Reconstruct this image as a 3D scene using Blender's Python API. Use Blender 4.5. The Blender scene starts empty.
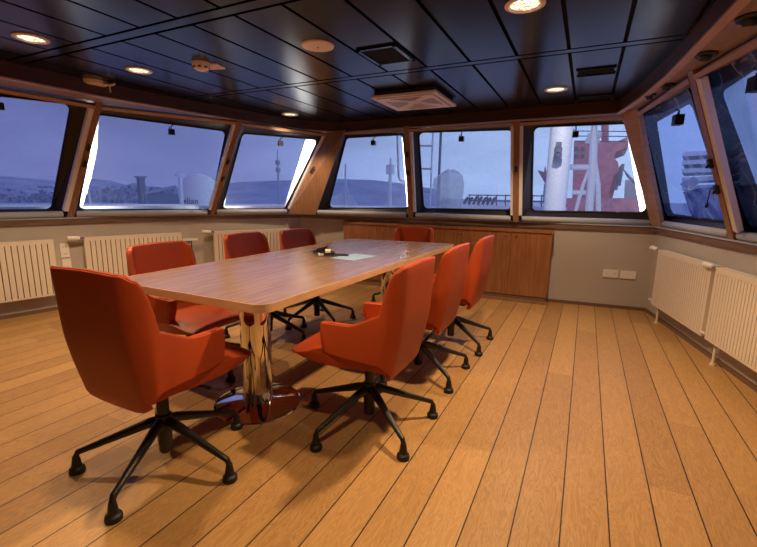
import bpy, bmesh, math, random
from mathutils import Vector, Matrix
random.seed(7)
C = bpy.context.scene.collection
PI = math.pi
# ------------------------------------------------------------------ camera
FPX = 415.88
CAMZ = 1.2
def unit(v): return v.normalized()
_y = unit(Vector((587.5-378.5, 199-273.5, FPX)))
_x = unit(-Vector((-482-378.5, 181-273.5, FPX)))
_z = _x.cross(_y)
RX = Matrix((_x, _y, _z))                       # rows: world axes in camera coords (x right, y down, z forward)
CAM = Vector((0, 0, CAMZ))
def ray(u, v): return RX @ Vector((u-378.5, v-273.5, FPX))
def at_z(u, v, z): r = ray(u, v); return CAM + r*((z-CAMZ)/r.z)
def at_y(u, v, y): r = ray(u, v); return CAM + r*(y/r.y)
def at_plane(u, v, p, n):
    r = ray(u, v); return CAM + r*((Vector(p)-CAM).dot(n)/r.dot(n))
def at_dist(u, v, d):
    r = ray(u, v); h = math.hypot(r.x, r.y); return CAM + r*(d/h)

cam_d = bpy.data.cameras.new('camera'); cam = bpy.data.objects.new('camera', cam_d); C.objects.link(cam)
cam_d.sensor_width = 36; cam_d.lens = FPX/757*36; cam_d.clip_start = .05; cam_d.clip_end = 4000
right = RX @ Vector((1, 0, 0)); up = RX @ Vector((0, -1, 0)); back = RX @ Vector((0, 0, -1))
m = Matrix((right, up, back)).transposed().to_4x4(); m.translation = CAM
cam.matrix_world = m
bpy.context.scene.camera = cam
vs = bpy.context.scene.view_settings
vs.view_transform = 'Standard'; vs.look = 'None'; vs.gamma = 1; vs.use_curve_mapping = False; vs.exposure = 0

# ------------------------------------------------------------------ materials
def lin(c):
    return tuple(((x/255)/12.92 if x/255 <= .04045 else ((x/255+.055)/1.055)**2.4) for x in c)
def mat(name, col, rough=.5, metal=0., spec=.5, noise=0, nscale=20, bump=0, bscale=200, coat=0):
    m = bpy.data.materials.new(name); m.use_nodes = True
    nt = m.node_tree; b = nt.nodes['Principled BSDF']
    b.inputs['Base Color'].default_value = (*col, 1); b.inputs['Roughness'].default_value = rough
    b.inputs['Metallic'].default_value = metal; b.inputs['Specular IOR Level'].default_value = spec
    if coat: b.inputs['Coat Weight'].default_value = coat
    tc = nt.nodes.new('ShaderNodeTexCoord')
    if noise:
        n = nt.nodes.new('ShaderNodeTexNoise'); n.inputs['Scale'].default_value = nscale; n.inputs['Detail'].default_value = 4
        nt.links.new(tc.outputs['Object'], n.inputs['Vector'])
        r = nt.nodes.new('ShaderNodeValToRGB')
        r.color_ramp.elements[0].position = .3; r.color_ramp.elements[1].position = .7
        r.color_ramp.elements[0].color = (*[c*(1-noise) for c in col], 1); r.color_ramp.elements[1].color = (*[min(1, c*(1+noise)) for c in col], 1)
        nt.links.new(n.outputs['Fac'], r.inputs['Fac']); nt.links.new(r.outputs['Color'], b.inputs['Base Color'])
    if bump:
        n2 = nt.nodes.new('ShaderNodeTexNoise'); n2.inputs['Scale'].default_value = bscale
        nt.links.new(tc.outputs['Object'], n2.inputs['Vector'])
        bp = nt.nodes.new('ShaderNodeBump'); bp.inputs['Strength'].default_value = bump; bp.inputs['Distance'].default_value = .002
        nt.links.new(n2.outputs['Fac'], bp.inputs['Height']); nt.links.new(bp.outputs['Normal'], b.inputs['Normal'])
    return m
def wood(name, c0, c1, rough=.4, scale=(1, 1, 1), coat=0, spec=.5, board=None):
    """procedural wood: noise stretched along one axis; scale = object-space multipliers (small = along the grain)"""
    m = bpy.data.materials.new(name); m.use_nodes = True
    nt = m.node_tree; b = nt.nodes['Principled BSDF']; b.inputs['Roughness'].default_value = rough
    b.inputs['Specular IOR Level'].default_value = spec
    if coat: b.inputs['Coat Weight'].default_value = coat; b.inputs['Coat Roughness'].default_value = .15
    tc = nt.nodes.new('ShaderNodeTexCoord'); mp = nt.nodes.new('ShaderNodeMapping'); mp.inputs['Scale'].default_value = scale
    nt.links.new(tc.outputs['Object'], mp.inputs['Vector'])
    n = nt.nodes.new('ShaderNodeTexNoise'); n.inputs['Scale'].default_value = 6; n.inputs['Detail'].default_value = 6; n.inputs['Distortion'].default_value = .6
    nt.links.new(mp.outputs['Vector'], n.inputs['Vector'])
    r = nt.nodes.new('ShaderNodeValToRGB'); r.color_ramp.elements[0].position = .32; r.color_ramp.elements[1].position = .68
    r.color_ramp.elements[0].color = (*c0, 1); r.color_ramp.elements[1].color = (*c1, 1)
    nt.links.new(n.outputs['Fac'], r.inputs['Fac']); nt.links.new(r.outputs['Color'], b.inputs['Base Color'])
    return m
def emit(name, col, s):
    m = bpy.data.materials.new(name); m.use_nodes = True; nt = m.node_tree
    e = nt.nodes.new('ShaderNodeEmission'); e.inputs[0].default_value = (*col, 1); e.inputs[1].default_value = s
    nt.links.new(e.outputs[0], nt.nodes['Material Output'].inputs[0]); return m

M = {}
PL_X0, PL_W = .0275, .1615
def floor_material():
    m = bpy.data.materials.new('plank_floor'); m.use_nodes = True; nt = m.node_tree; L = nt.links.new
    b = nt.nodes['Principled BSDF']
    tc = nt.nodes.new('ShaderNodeTexCoord'); sx = nt.nodes.new('ShaderNodeSeparateXYZ'); L(tc.outputs['Object'], sx.inputs[0])
    def math_(op, a, bb=None, c=None):
        n = nt.nodes.new('ShaderNodeMath'); n.operation = op
        for i, v in enumerate((a, bb, c)):
            if v is None: continue
            if isinstance(v, (int, float)): n.inputs[i].default_value = v
            else: L(v, n.inputs[i])
        return n.outputs[0]
    u = math_('DIVIDE', math_('SUBTRACT', sx.outputs[0], PL_X0), PL_W)
    idx = math_('FLOOR', u); fr = math_('SUBTRACT', u, idx)
    d = math_('ABSOLUTE', math_('SUBTRACT', fr, .5))
    seam = math_('GREATER_THAN', d, .5-.016)
    # per-plank random and butt joints
    wn = nt.nodes.new('ShaderNodeTexWhiteNoise'); wn.noise_dimensions = '1D'; L(idx, wn.inputs['W'])
    yy = math_('DIVIDE', math_('ADD', sx.outputs[1], math_('MULTIPLY', wn.outputs['Value'], 7.3)), 2.1)
    yi = math_('FLOOR', yy)
    wn2 = nt.nodes.new('ShaderNodeTexWhiteNoise'); wn2.noise_dimensions = '2D'
    cb = nt.nodes.new('ShaderNodeCombineXYZ'); L(idx, cb.inputs[0]); L(yi, cb.inputs[1]); L(cb.outputs[0], wn2.inputs['Vector'])
    # grain coordinates shifted per plank
    cv = nt.nodes.new('ShaderNodeCombineXYZ')
    L(math_('ADD', math_('MULTIPLY', sx.outputs[0], 9.), math_('MULTIPLY', idx, 3.7)), cv.inputs[0])
    L(math_('ADD', math_('MULTIPLY', sx.outputs[1], 1.1), math_('MULTIPLY', wn2.outputs['Value'], 20)), cv.inputs[1])
    n = nt.nodes.new('ShaderNodeTexNoise'); n.inputs['Scale'].default_value = 3.2; n.inputs['Detail'].default_value = 6; n.inputs['Distortion'].default_value = 1.2
    L(cv.outputs[0], n.inputs['Vector'])
    rings = math_('FRACT', math_('MULTIPLY', n.outputs['Fac'], 9.))
    rings = math_('ABSOLUTE', math_('SUBTRACT', rings, .5))
    fine = nt.nodes.new('ShaderNodeTexNoise'); fine.inputs['Scale'].default_value = 40; fine.inputs['Detail'].default_value = 3
    L(cv.outputs[0], fine.inputs['Vector'])
    t = math_('ADD', math_('MULTIPLY', rings, .70), math_('MULTIPLY', fine.outputs['Fac'], .38))
    t = math_('ADD', t, math_('MULTIPLY', math_('SUBTRACT', wn2.outputs['Value'], .5), .35))
    r = nt.nodes.new('ShaderNodeValToRGB'); r.color_ramp.elements[0].position = .1; r.color_ramp.elements[1].position = .75
    r.color_ramp.elements[0].color = (.33, .175, .06, 1); r.color_ramp.elements[1].color = (.57, .33, .125, 1)
    L(t, r.inputs['Fac'])
    mx = nt.nodes.new('ShaderNodeMix'); mx.data_type = 'RGBA'; L(seam, mx.inputs['Factor']); L(r.outputs['Color'], mx.inputs[6])
    mx.inputs[7].default_value = (.012, .009, .008, 1); L(mx.outputs[2], b.inputs['Base Color'])
    b.inputs['Roughness'].default_value = .42; b.inputs['Specular IOR Level'].default_value = .35
    return m
M['floor'] = floor_material()
M['wall'] = mat('beige_paint', (.48, .435, .40), .6, noise=.03, nscale=3)
M['skirt'] = mat('brown_skirting', (.17, .10, .07), .5)
M['wood_dark'] = wood('dark_veneer', (.055, .022, .012), (.09, .037, .019), .45, (1, 1, 8))
M['wood_mid'] = wood('oak_veneer', (.25, .125, .068), (.34, .185, .105), .42, (6, 6, .5))
M['wood_sill'] = wood('dark_sill_wood', (.15, .085, .055), (.21, .125, .08), .5, (1, 1, 8))
M['wood_lip'] = wood('light_oak', (.46, .28, .18), (.54, .35, .23), .45, (1, 1, 8))
M['wood_cab'] = wood('cabinet_veneer', (.25, .095, .036), (.38, .165, .07), .38, (7, 7, .45))
M['wood_top'] = wood('table_veneer', (.25, .150, .105), (.37, .235, .170), .25, (9, .6, 1), spec=.8)
M['wood_edge'] = wood('table_edging', (.50, .30, .15), (.60, .38, .20), .35, (1, 1, 6))
M['leather'] = mat('orange_red_leather', (.42, .064, .017), .45, spec=.3, noise=.06, nscale=6, bump=.15, bscale=350)
M['black'] = mat('black_powder_coat', (.012, .012, .013), .4)
M['rubber'] = mat('black_rubber', (.008, .008, .010), .55)
M['chrome'] = mat('polished_chrome', (.82, .80, .78), .05, 1.)
M['rail'] = mat('white_metal', (.90, .90, .92), .35)
M['cassette'] = mat('grey_metal', (.42, .46, .54), .45)
M['rad'] = mat('cream_enamel', (.78, .69, .59), .35)
M['rad_gap'] = mat('dark_slot', (.10, .075, .055), .7)  # shade between the radiator slats is put into this colour
M['white'] = mat('white_plastic', (.86, .82, .78), .4)
M['cream'] = mat('cream_plastic', (.88, .76, .64), .45)
M['frame'] = mat('brown_reveal', (.032, .024, .026), .45)
M['ceil'] = mat('dark_ceiling_panel', (.008, .008, .010), .22, spec=.30)
M['ceil_gap'] = mat('black_gap', (.002, .002, .002), .9)
M['darkgrey'] = mat('dark_grey', (.03, .03, .032), .6)
M['paper'] = mat('pale_blue_paper', (.40, .60, .95), .6)
M['grille'] = mat('vent_dark', (.006, .006, .007), .8)
M['refl'] = mat('lamp_reflector', (.85, .78, .66), .2, 1.)
M['bulb'] = emit('lamp_glow', (1, .80, .54), 2.6)
nt_ = M['bulb'].node_tree; v_ = nt_.nodes.new('ShaderNodeTexVoronoi'); v_.inputs['Scale'].default_value = 60; t_ = nt_.nodes.new('ShaderNodeTexCoord'); nt_.links.new(t_.outputs['Object'], v_.inputs['Vector'])
r_ = nt_.nodes.new('ShaderNodeMapRange'); r_.inputs[1].default_value = 0; r_.inputs[2].default_value = .7; r_.inputs[3].default_value = 3.6; r_.inputs[4].default_value = .7
nt_.links.new(v_.outputs['Distance'], r_.inputs[0]); nt_.links.new(r_.outputs[0], nt_.nodes['Emission'].inputs[1])
M['fin'] = mat('white_hull_paint', (.85, .85, .85), .6)

def glass_mat(name, frost=0., tint=(1, 1, 1), base=.05, scale=3.):
    m = bpy.data.materials.new(name); m.use_nodes = True; nt = m.node_tree; L = nt.links.new
    nt.nodes.remove(nt.nodes['Principled BSDF'])
    tr = nt.nodes.new('ShaderNodeBsdfTransparent'); tr.inputs[0].default_value = (*tint, 1)
    gl = nt.nodes.new('ShaderNodeBsdfGlossy'); gl.inputs['Roughness'].default_value = .02
    fr = nt.nodes.new('ShaderNodeFresnel'); fr.inputs['IOR'].default_value = 1.45
    mul = nt.nodes.new('ShaderNodeMath'); mul.operation = 'MULTIPLY'; mul.inputs[1].default_value = .55; L(fr.outputs[0], mul.inputs[0])
    mx = nt.nodes.new('ShaderNodeMixShader'); L(mul.outputs[0], mx.inputs[0]); L(tr.outputs[0], mx.inputs[1]); L(gl.outputs[0], mx.inputs[2])
    out = mx.outputs[0]
    if frost:
        tc = nt.nodes.new('ShaderNodeTexCoord')
        w = nt.nodes.new('ShaderNodeTexNoise'); w.inputs['Scale'].default_value = scale; w.inputs['Detail'].default_value = 7; w.inputs['Distortion'].default_value = 1.5
        L(tc.outputs['Object'], w.inputs['Vector'])
        r = nt.nodes.new('ShaderNodeValToRGB'); r.color_ramp.elements[0].position = .42; r.color_ramp.elements[1].position = .62
        r.color_ramp.elements[0].color = (base, base, base, 1); r.color_ramp.elements[1].color = (frost, frost, frost, 1)
        L(w.outputs['Fac'], r.inputs['Fac'])
        df = nt.nodes.new('ShaderNodeBsdfTranslucent'); df.inputs[0].default_value = (.8, .86, 1, 1)
        m2 = nt.nodes.new('ShaderNodeMixShader'); L(r.outputs[0], m2.inputs[0]); L(out, m2.inputs[1]); L(df.outputs[0], m2.inputs[2])
        out = m2.outputs[0]
    L(out, nt.nodes['Material Output'].inputs[0]); return m
M['glass'] = glass_mat('window_glass', .20, base=.08, scale=60)  # even translucency puts outdoor haze into the pane; speckle is wet glass
M['glass_wet'] = glass_mat('wet_window_glass', .26, tint=(.48, .55, .86), base=.04, scale=3.)

# ------------------------------------------------------------------ mesh helpers
def link(name, me, material, parent=None, smooth=False):
    o = bpy.data.objects.new(name, me); C.objects.link(o)
    for mm in (material if isinstance(material, (list, tuple)) else [material]): me.materials.append(mm)
    if smooth:
        for p in me.polygons: p.use_smooth = True
    if parent: o.parent = parent
    return o
def obj(name, bm, material, parent=None, smooth=False, auto=None):
    bmesh.ops.recalc_face_normals(bm, faces=bm.faces)
    me = bpy.data.meshes.new(name); bm.to_mesh(me); bm.free()
    o = link(name, me, material, parent, smooth)
    if auto is not None:
        for p in me.polygons: p.use_smooth = True
        me.set_sharp_from_angle(angle=math.radians(auto))
    return o
def tag(o, label, cat, group=None):
    o['label'] = label; o['category'] = cat
    if group: o['group'] = group
    return o
def empty(name, loc, rz=0):
    o = bpy.data.objects.new(name, None); C.objects.link(o); o.location = loc; o.rotation_euler = (0, 0, rz); o.empty_display_size = .1
    return o
def struct(o): o['kind'] = 'structure'; return o
def BM(): return bmesh.new()
def box(bm, lo, hi, mi=0, mtx=None):
    x0, y0, z0 = lo; x1, y1, z1 = hi
    vs_ = [Vector(p) for p in ((x0,y0,z0),(x1,y0,z0),(x1,y1,z0),(x0,y1,z0),(x0,y0,z1),(x1,y0,z1),(x1,y1,z1),(x0,y1,z1))]
    if mtx: vs_ = [mtx @ v for v in vs_]
    return hexa(bm, vs_, mi)
def hexa(bm, p, mi=0):
    v = [bm.verts.new(q) for q in p]
    for f in ((3,2,1,0),(4,5,6,7),(0,1,5,4),(1,2,6,5),(2,3,7,6),(3,0,4,7)):
        fc = bm.faces.new([v[i] for i in f]); fc.material_index = mi
    return v
def bevel(bm, w, seg=2, ang=30):
    es = [e for e in bm.edges if len(e.link_faces) == 2 and e.calc_face_angle(0) > math.radians(ang)]
    bmesh.ops.bevel(bm, geom=es, offset=w, segments=seg, affect='EDGES', profile=.5, clamp_overlap=True)
def tube(bm, pts, rad, n=10, caps=True, mi=0):
    pts = [Vector(p) for p in pts]
    if not isinstance(rad, (list, tuple)): rad = [rad]*len(pts)
    rings = []; prev = None
    for i, p in enumerate(pts):
        t = (pts[min(i+1, len(pts)-1)]-pts[max(i-1, 0)]).normalized()
        if prev is None:
            a = Vector((0, 0, 1)) if abs(t.z) < .9 else Vector((1, 0, 0)); s = t.cross(a).normalized()
        else:
            s = (prev-t*prev.dot(t)).normalized()
        prev = s; w = t.cross(s)
        rings.append([bm.verts.new(p+(s*math.cos(2*PI*k/n)+w*math.sin(2*PI*k/n))*rad[i]) for k in range(n)])
    for a, b in zip(rings, rings[1:]):
        for k in range(n):
            f = bm.faces.new((a[k], a[(k+1) % n], b[(k+1) % n], b[k])); f.material_index = mi
    if caps:
        for f in (bm.faces.new(rings[0][::-1]), bm.faces.new(rings[-1])): f.material_index = mi
def lathe(bm, prof, center=(0, 0, 0), n=32, mtx=None, mi=0):
    """prof: list of (r, z)"""
    c = Vector(center); rings = []
    for r, z in prof:
        if r < 1e-5:
            p = c+Vector((0, 0, z)); rings.append([bm.verts.new(mtx @ p if mtx else p)])
        else:
            rg = []
            for k in range(n):
                p = c+Vector((r*math.cos(2*PI*k/n), r*math.sin(2*PI*k/n), z)); rg.append(bm.verts.new(mtx @ p if mtx else p))
            rings.append(rg)
    for a, b in zip(rings, rings[1:]):
        for k in range(n):
            k2 = (k+1) % n
            if len(a) == 1 and len(b) == 1: continue
            if len(a) == 1: f = bm.faces.new((a[0], b[k2], b[k]))
            elif len(b) == 1: f = bm.faces.new((a[k], a[k2], b[0]))
            else: f = bm.faces.new((a[k], a[k2], b[k2], b[k]))
            f.material_index = mi
def prism(bm, poly, z0, z1, mi=0):
    a = [bm.verts.new((x, y, z0)) for x, y in poly]; b = [bm.verts.new((x, y, z1)) for x, y in poly]
    n = len(poly)
    bm.faces.new(a[::-1]).material_index = mi; bm.faces.new(b).material_index = mi
    for i in range(n): bm.faces.new((a[i], a[(i+1) % n], b[(i+1) % n], b[i])).material_index = mi
def rrect(w, d, r, n=6, cx=0, cy=0):
    pts = []
    for sx, sy, a0 in ((1, 1, 0), (-1, 1, 90), (-1, -1, 180), (1, -1, 270)):
        for k in range(n+1):
            a = math.radians(a0+90*k/n); pts.append((cx+sx*(w/2-r)+r*math.cos(a), cy+sy*(d/2-r)+r*math.sin(a)))
    return pts
def bar(bm, a, b, w, h, upv=(0, 0, 1), mi=0):
    """box beam from a to b, w sideways, h along up"""
    a = Vector(a); b = Vector(b); t = (b-a).normalized(); s = t.cross(Vector(upv)).normalized(); u = s.cross(t)
    hexa(bm, [a-s*w/2-u*h/2, a+s*w/2-u*h/2, a+s*w/2+u*h/2, a-s*w/2+u*h/2, b-s*w/2-u*h/2, b+s*w/2-u*h/2, b+s*w/2+u*h/2, b-s*w/2+u*h/2], mi)

# ------------------------------------------------------------------ room shell
CEIL = 2.12; BEAM = 2.01; SILL = .87; LEDGE = .93; HEAD = 2.0
P = [Vector(p) for p in ((-5.0,-2.6,0),(-4.87,1.5,0),(-4.66,2.65,0),(-4.36,3.57,0),(-3.66,4.88,0),(.69,5.27,0),(1.06,3.5,0),(1.62,.8,0),(2.2,-2.6,0))]
Q = [Vector(p) for p in ((-4.0,-2.6,0),(-3.94,1.2,0),(-3.87,2.35,0),(-3.72,3.12,0),(-3.50,4.05,0),(-3.32,4.52,0),(-3.0,4.84,0),(-1.4,4.80,0),(.175,4.72,0),(.30,4.1,0),(.385,3.45,0),(.43,2.9,0),(.465,2.4,0),(.60,.6,0),(.85,-2.6,0))]
def nrm2(a, b): d = (b-a).normalized(); return Vector((d.y, -d.x, 0))       # towards the room
bm = BM(); prism(bm, [(p.x*1.0, p.y) for p in P], -.05, 0); struct(obj('floor', bm, M['floor']))

def poly_wall(bm, pts, z0, z1, th, inset=0, mi=0):
    """vertical strip following pts; room face offset by inset, thickness th outward, mitred"""
    n = len(pts); offs = []
    for i in range(n):
        ns = []
        if i > 0: ns.append(nrm2(pts[i-1], pts[i]))
        if i < n-1: ns.append(nrm2(pts[i], pts[i+1]))
        b = ns[0] if len(ns) == 1 else (ns[0]+ns[1]).normalized(); k = 1/b.dot(ns[0]); offs.append(b*k)
    inn = [p+o*inset for p, o in zip(pts, offs)]; out = [p+o*(inset-th) for p, o in zip(pts, offs)]
    for i in range(n-1):
        hexa(bm, [Vector((q.x, q.y, z)) for z in (z0, z1) for q in (inn[i], inn[i+1], out[i+1], out[i])], mi)
def wall(name, idx):
    bm = BM(); poly_wall(bm, [P[i] for i in idx], -.05, SILL, .1); return struct(obj(name, bm, M['wall']))
wall('wall_left', (0, 1, 2, 3, 4)); wall('wall_front', (4, 5)); wall('wall_right', (5, 6, 7, 8))
for nm, idx in (('baseboard_left', (0, 1, 2, 3, 4)), ('baseboard_front', (4, 5)), ('baseboard_right', (5, 6, 7, 8))):
    bm = BM(); poly_wall(bm, [P[i] for i in idx], 0, .036, .012, .012); struct(obj(nm, bm, M['skirt']))
bm = BM(); hexa(bm, [Vector((x, y, z)) for z in (-.05, 2.4) for x, y in ((-5.3, -2.6), (2.4, -2.6), (2.4, -2.75), (-5.3, -2.75))]); struct(obj('wall_back', bm, M['wood_mid']))
# sill: brown fascia board and grey ledge
for nm, idx in (('trim_1', (0, 1, 2, 3, 4)), ('trim_2', (4, 5)), ('trim_3', (5, 6, 7, 8))):
    bm = BM(); poly_wall(bm, [P[i] for i in idx], SILL, LEDGE-.012, .26, .03); poly_wall(bm, [P[i] for i in idx], LEDGE-.012, LEDGE, .27, .04, mi=1)
    struct(obj(nm, bm, [M['wood_sill'], M['cassette']]))
# ceiling beam
bm = BM(); poly_wall(bm, Q, BEAM, CEIL+.06, .05, 0); struct(obj('trim_4', bm, M['wood_dark']))
bm = BM(); poly_wall(bm, Q, BEAM-.012, BEAM, .05, .006); struct(obj('trim_5', bm, M['wood_lip']))

# posts of the window band: (bottom, top) centre lines on the raked window plane
def on_wall(u, v, i): n = nrm2(P[i], P[i+1]); return at_plane(u, v, P[i], n)
def post(b, t):
    d = (t-b); f = (LEDGE-b.z)/d.z; return (b+d*f, t)
def foot(u, v): p = at_z(u, v, SILL); return Vector((p.x, p.y, LEDGE))
A0 = (Vector((-4.89, 1.20, LEDGE)), Vector((-4.30, 1.25, HEAD)))
AB = (foot(70.5, 223.3), Vector((-4.20, 2.53, HEAD)))
BC = (foot(212, 219.4), Vector((-3.60, 3.70, HEAD)))
CL = (foot(288.5, 218.2), Vector((-3.17, 4.84, HEAD)))
CR = (foot(316, 218.9), Vector((-2.87, 4.80, HEAD)))
F1 = (foot(411, 222.2), Vector((-2.02, 4.82, HEAD)))
F2 = (foot(515.5, 226.6), Vector((-.755, 4.82, HEAD)))
FL = (foot(652, 231.4), Vector((.225, 4.76, HEAD)))
FR = (foot(662, 232.8), Vector((.345, 4.62, HEAD)))
R1 = (foot(733, 247.8), Vector((.53, 3.43, HEAD)))
R2 = (Vector((1.42, 1.75, LEDGE)), Vector((.98, 1.50, HEAD)))
POST = dict(A0=A0, AB=AB, BC=BC, CL=CL, CR=CR, F1=F1, F2=F2, FL=FL, FR=FR, R1=R1, R2=R2)

# soffit: from the beam out to the window heads and beyond
outer = [Vector((-4.6, -2.6, HEAD)), A0[1], AB[1], BC[1], CL[1], CR[1], F1[1], F2[1], FL[1], FR[1], R1[1], R2[1], Vector((1.7, -2.6, HEAD))]
def off_out(v, d):
    c = Vector((-1.7, 2.0, v.z)); n = (v-c).normalized(); return v+n*d
bm = BM()
inn = [bm.verts.new((q.x, q.y, BEAM+.002)) for q in Q]; o1 = [bm.verts.new((p.x, p.y, BEAM+.002)) for p in [off_out(v, .35) for v in outer]]
o2 = [bm.verts.new((p.co.x, p.co.y, CEIL+.1)) for p in o1]
pairs = [(0,0),(1,1),(2,2),(3,2),(4,3),(5,3),(6,4),(6,5),(7,6),(7,7),(8,8),(8,9),(9,9),(10,10),(11,10),(12,10),(13,11),(14,12)]
for (a, b), (c, d) in zip(pairs, pairs[1:]):
    vv = [inn[a]]+([inn[c]] if c != a else [])+([o1[d]] if True else [])+([o1[b]] if d != b else [])
    bm.faces.new(vv)
for i in range(len(o1)-1): bm.faces.new((o1[i], o1[i+1], o2[i+1], o2[i]))
struct(obj('trim_6', bm, wood('soffit_veneer', (.26, .18, .12), (.36, .25, .17), .45, (6, 1, 6))))

# ceiling: panels with dark gaps
bm = BM()
prism(bm, [(q.x, q.y) for q in Q], CEIL+.03, CEIL+.06, 1)
xs = [-.193-.3135*k for k in range(13)][::-1]+[.11, .42, .74, 1.1]
ys = [(-2.6, -1.02), (-.93, .385), (.475, 1.715), (1.805, 3.05), (3.13, 4.9)]
g = .011
polyQ = [(q.x, q.y) for q in Q]
def clip_poly(poly, inside, inter):
    out = []
    for i in range(len(poly)):
        a, b = poly[i-1], poly[i]
        ia, ib = inside(a), inside(b)
        if ib:
            if not ia: out.append(inter(a, b))
            out.append(b)
        elif ia: out.append(inter(a, b))
    return out
def clip_rect(poly, x0, x1, y0, y1):
    def cut(poly, ax, val, sgn):
        ins = lambda p: sgn*(p[ax]-val) >= 0
        def inter(a, b):
            t = (val-a[ax])/(b[ax]-a[ax]); return (a[0]+t*(b[0]-a[0]), a[1]+t*(b[1]-a[1]))
        return clip_poly(poly, ins, inter) if poly else poly
    for ax, val, s in ((0, x0, 1), (0, x1, -1), (1, y0, 1), (1, y1, -1)): poly = cut(poly, ax, val, s)
    return poly
for xa, xb in zip(xs, xs[1:]):
    for ya, yb in ys:
        pp = clip_rect(polyQ, xa+g, xb-g, ya+g, yb-g)
        if len(pp) >= 3: prism(bm, pp, CEIL, CEIL+.02)
for (a, b), (c, d) in zip(ys, ys[1:]):
    pp = clip_rect(polyQ, -4.2, 1.2, b+g, c-g)
    if len(pp) >= 3: prism(bm, pp, CEIL, CEIL+.02)
struct(obj('ceiling', bm, [M['ceil'], M['ceil_gap']]))

# window posts (trim): wood prism with latches
def post_obj(name, key, tdir, w=.075, depth=.03, proud=.02, material='wood_mid', latches=()):
    b, t = POST[key]; tdir = Vector(tdir).normalized(); up_ = (t-b).normalized(); n = tdir.cross(up_).normalized()
    room = Vector((-1.7, 2.5, 1.4))-b
    if n.dot(room) < 0: n = -n
    bb = b-up_*.02*0; tt = t+up_*.02
    bm = BM()
    hexa(bm, [q+tdir*s*w/2+n*k for q in (bb, tt) for s, k in ((-1, proud), (1, proud), (1, -depth), (-1, -depth))])
    bevel(bm, .006, 1)
    o = struct(obj(name, bm, M[material]))
    for f in latches:
        bm = BM(); c = b+(t-b)*f+n*(proud+.012)
        bar(bm, c-up_*.03, c+up_*.03, .03, .024, n); bevel(bm, .004, 1); tube(bm, [c, c-up_*.02+n*.03], .008, 8); obj('latch', bm, M['black'], o)
    return o
def tdir(a, b): return (POST[b][0]-POST[a][0]).normalized()
post_obj('trim_7', 'A0', tdir('A0', 'AB')); post_obj('trim_8', 'AB', tdir('A0', 'BC'), .055, latches=(.5, .64))
post_obj('trim_9', 'BC', tdir('AB', 'CL'), .055, latches=(.42, .6)); post_obj('trim_10', 'F1', tdir('CR', 'F2'), .062, latches=(.52, .72))
post_obj('trim_11', 'F2', tdir('F1', 'FL'), .062, latches=(.55,)); r1 = post_obj('trim_12', 'R1', tdir('FR', 'R2'), .07, latches=(.34, .5))
bm = BM(); c = R1[0]+(R1[1]-R1[0])*.33+Vector((-.06, .03, 0)); tube(bm, [c+Vector((.04, -.02, .02)), c, c+Vector((-.004, .005, -.10))], .004, 6); tube(bm, [c+Vector((-.004, .005, -.10)), c+Vector((-.005, .006, -.13))], .010, 8); obj('cord', bm, M['black'], r1)
post_obj('trim_13', 'R2', tdir('R1', 'R2'))
# corner panels
def corner_panel(name, a, b, mk):
    (b0, t0), (b1, t1) = POST[a], POST[b]
    n = (b1-b0).cross(t0-b0).normalized()
    if n.dot(Vector((-1.7, 2.5, 1.4))-b0) < 0: n = -n
    ext = (t0-b0).normalized()*.02
    bm = BM(); hexa(bm, [q+n*k for pair in ((b0, b1), (t0+ext, t1+ext)) for q, k in ((pair[0], .015), (pair[1], .015), (pair[1], -.025), (pair[0], -.025))])
    return struct(obj(name, bm, M[mk]))
cp = corner_panel('trim_14', 'CL', 'CR', 'wood_mid'); corner_panel('trim_15', 'FL', 'FR', 'wood_lip')
bm = BM(); c = CL[0]+(CL[1]-CL[0])*.55+Vector((.09, -.06, 0)); bar(bm, c-Vector((.03, 0, .04)), c+Vector((.03, 0, .04)), .02, .02); obj('latch', bm, M['black'], cp)
# closing walls behind the window band, out of the frame
for nm, a, b in (('trim_16', Vector((-5.02, -2.6, LEDGE)), 'A0'), ('trim_17', Vector((2.2, -2.6, LEDGE)), 'R2')):
    b1, t1 = POST[b]; sh = t1-b1
    bm = BM(); q = [a, b1, t1, a+sh]; n = (q[1]-q[0]).cross(q[3]-q[0]).normalized()
    hexa(bm, [v+n*k for k in (.0, .1) for v in q]); struct(obj(nm, bm, M['wood_mid']))

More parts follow.
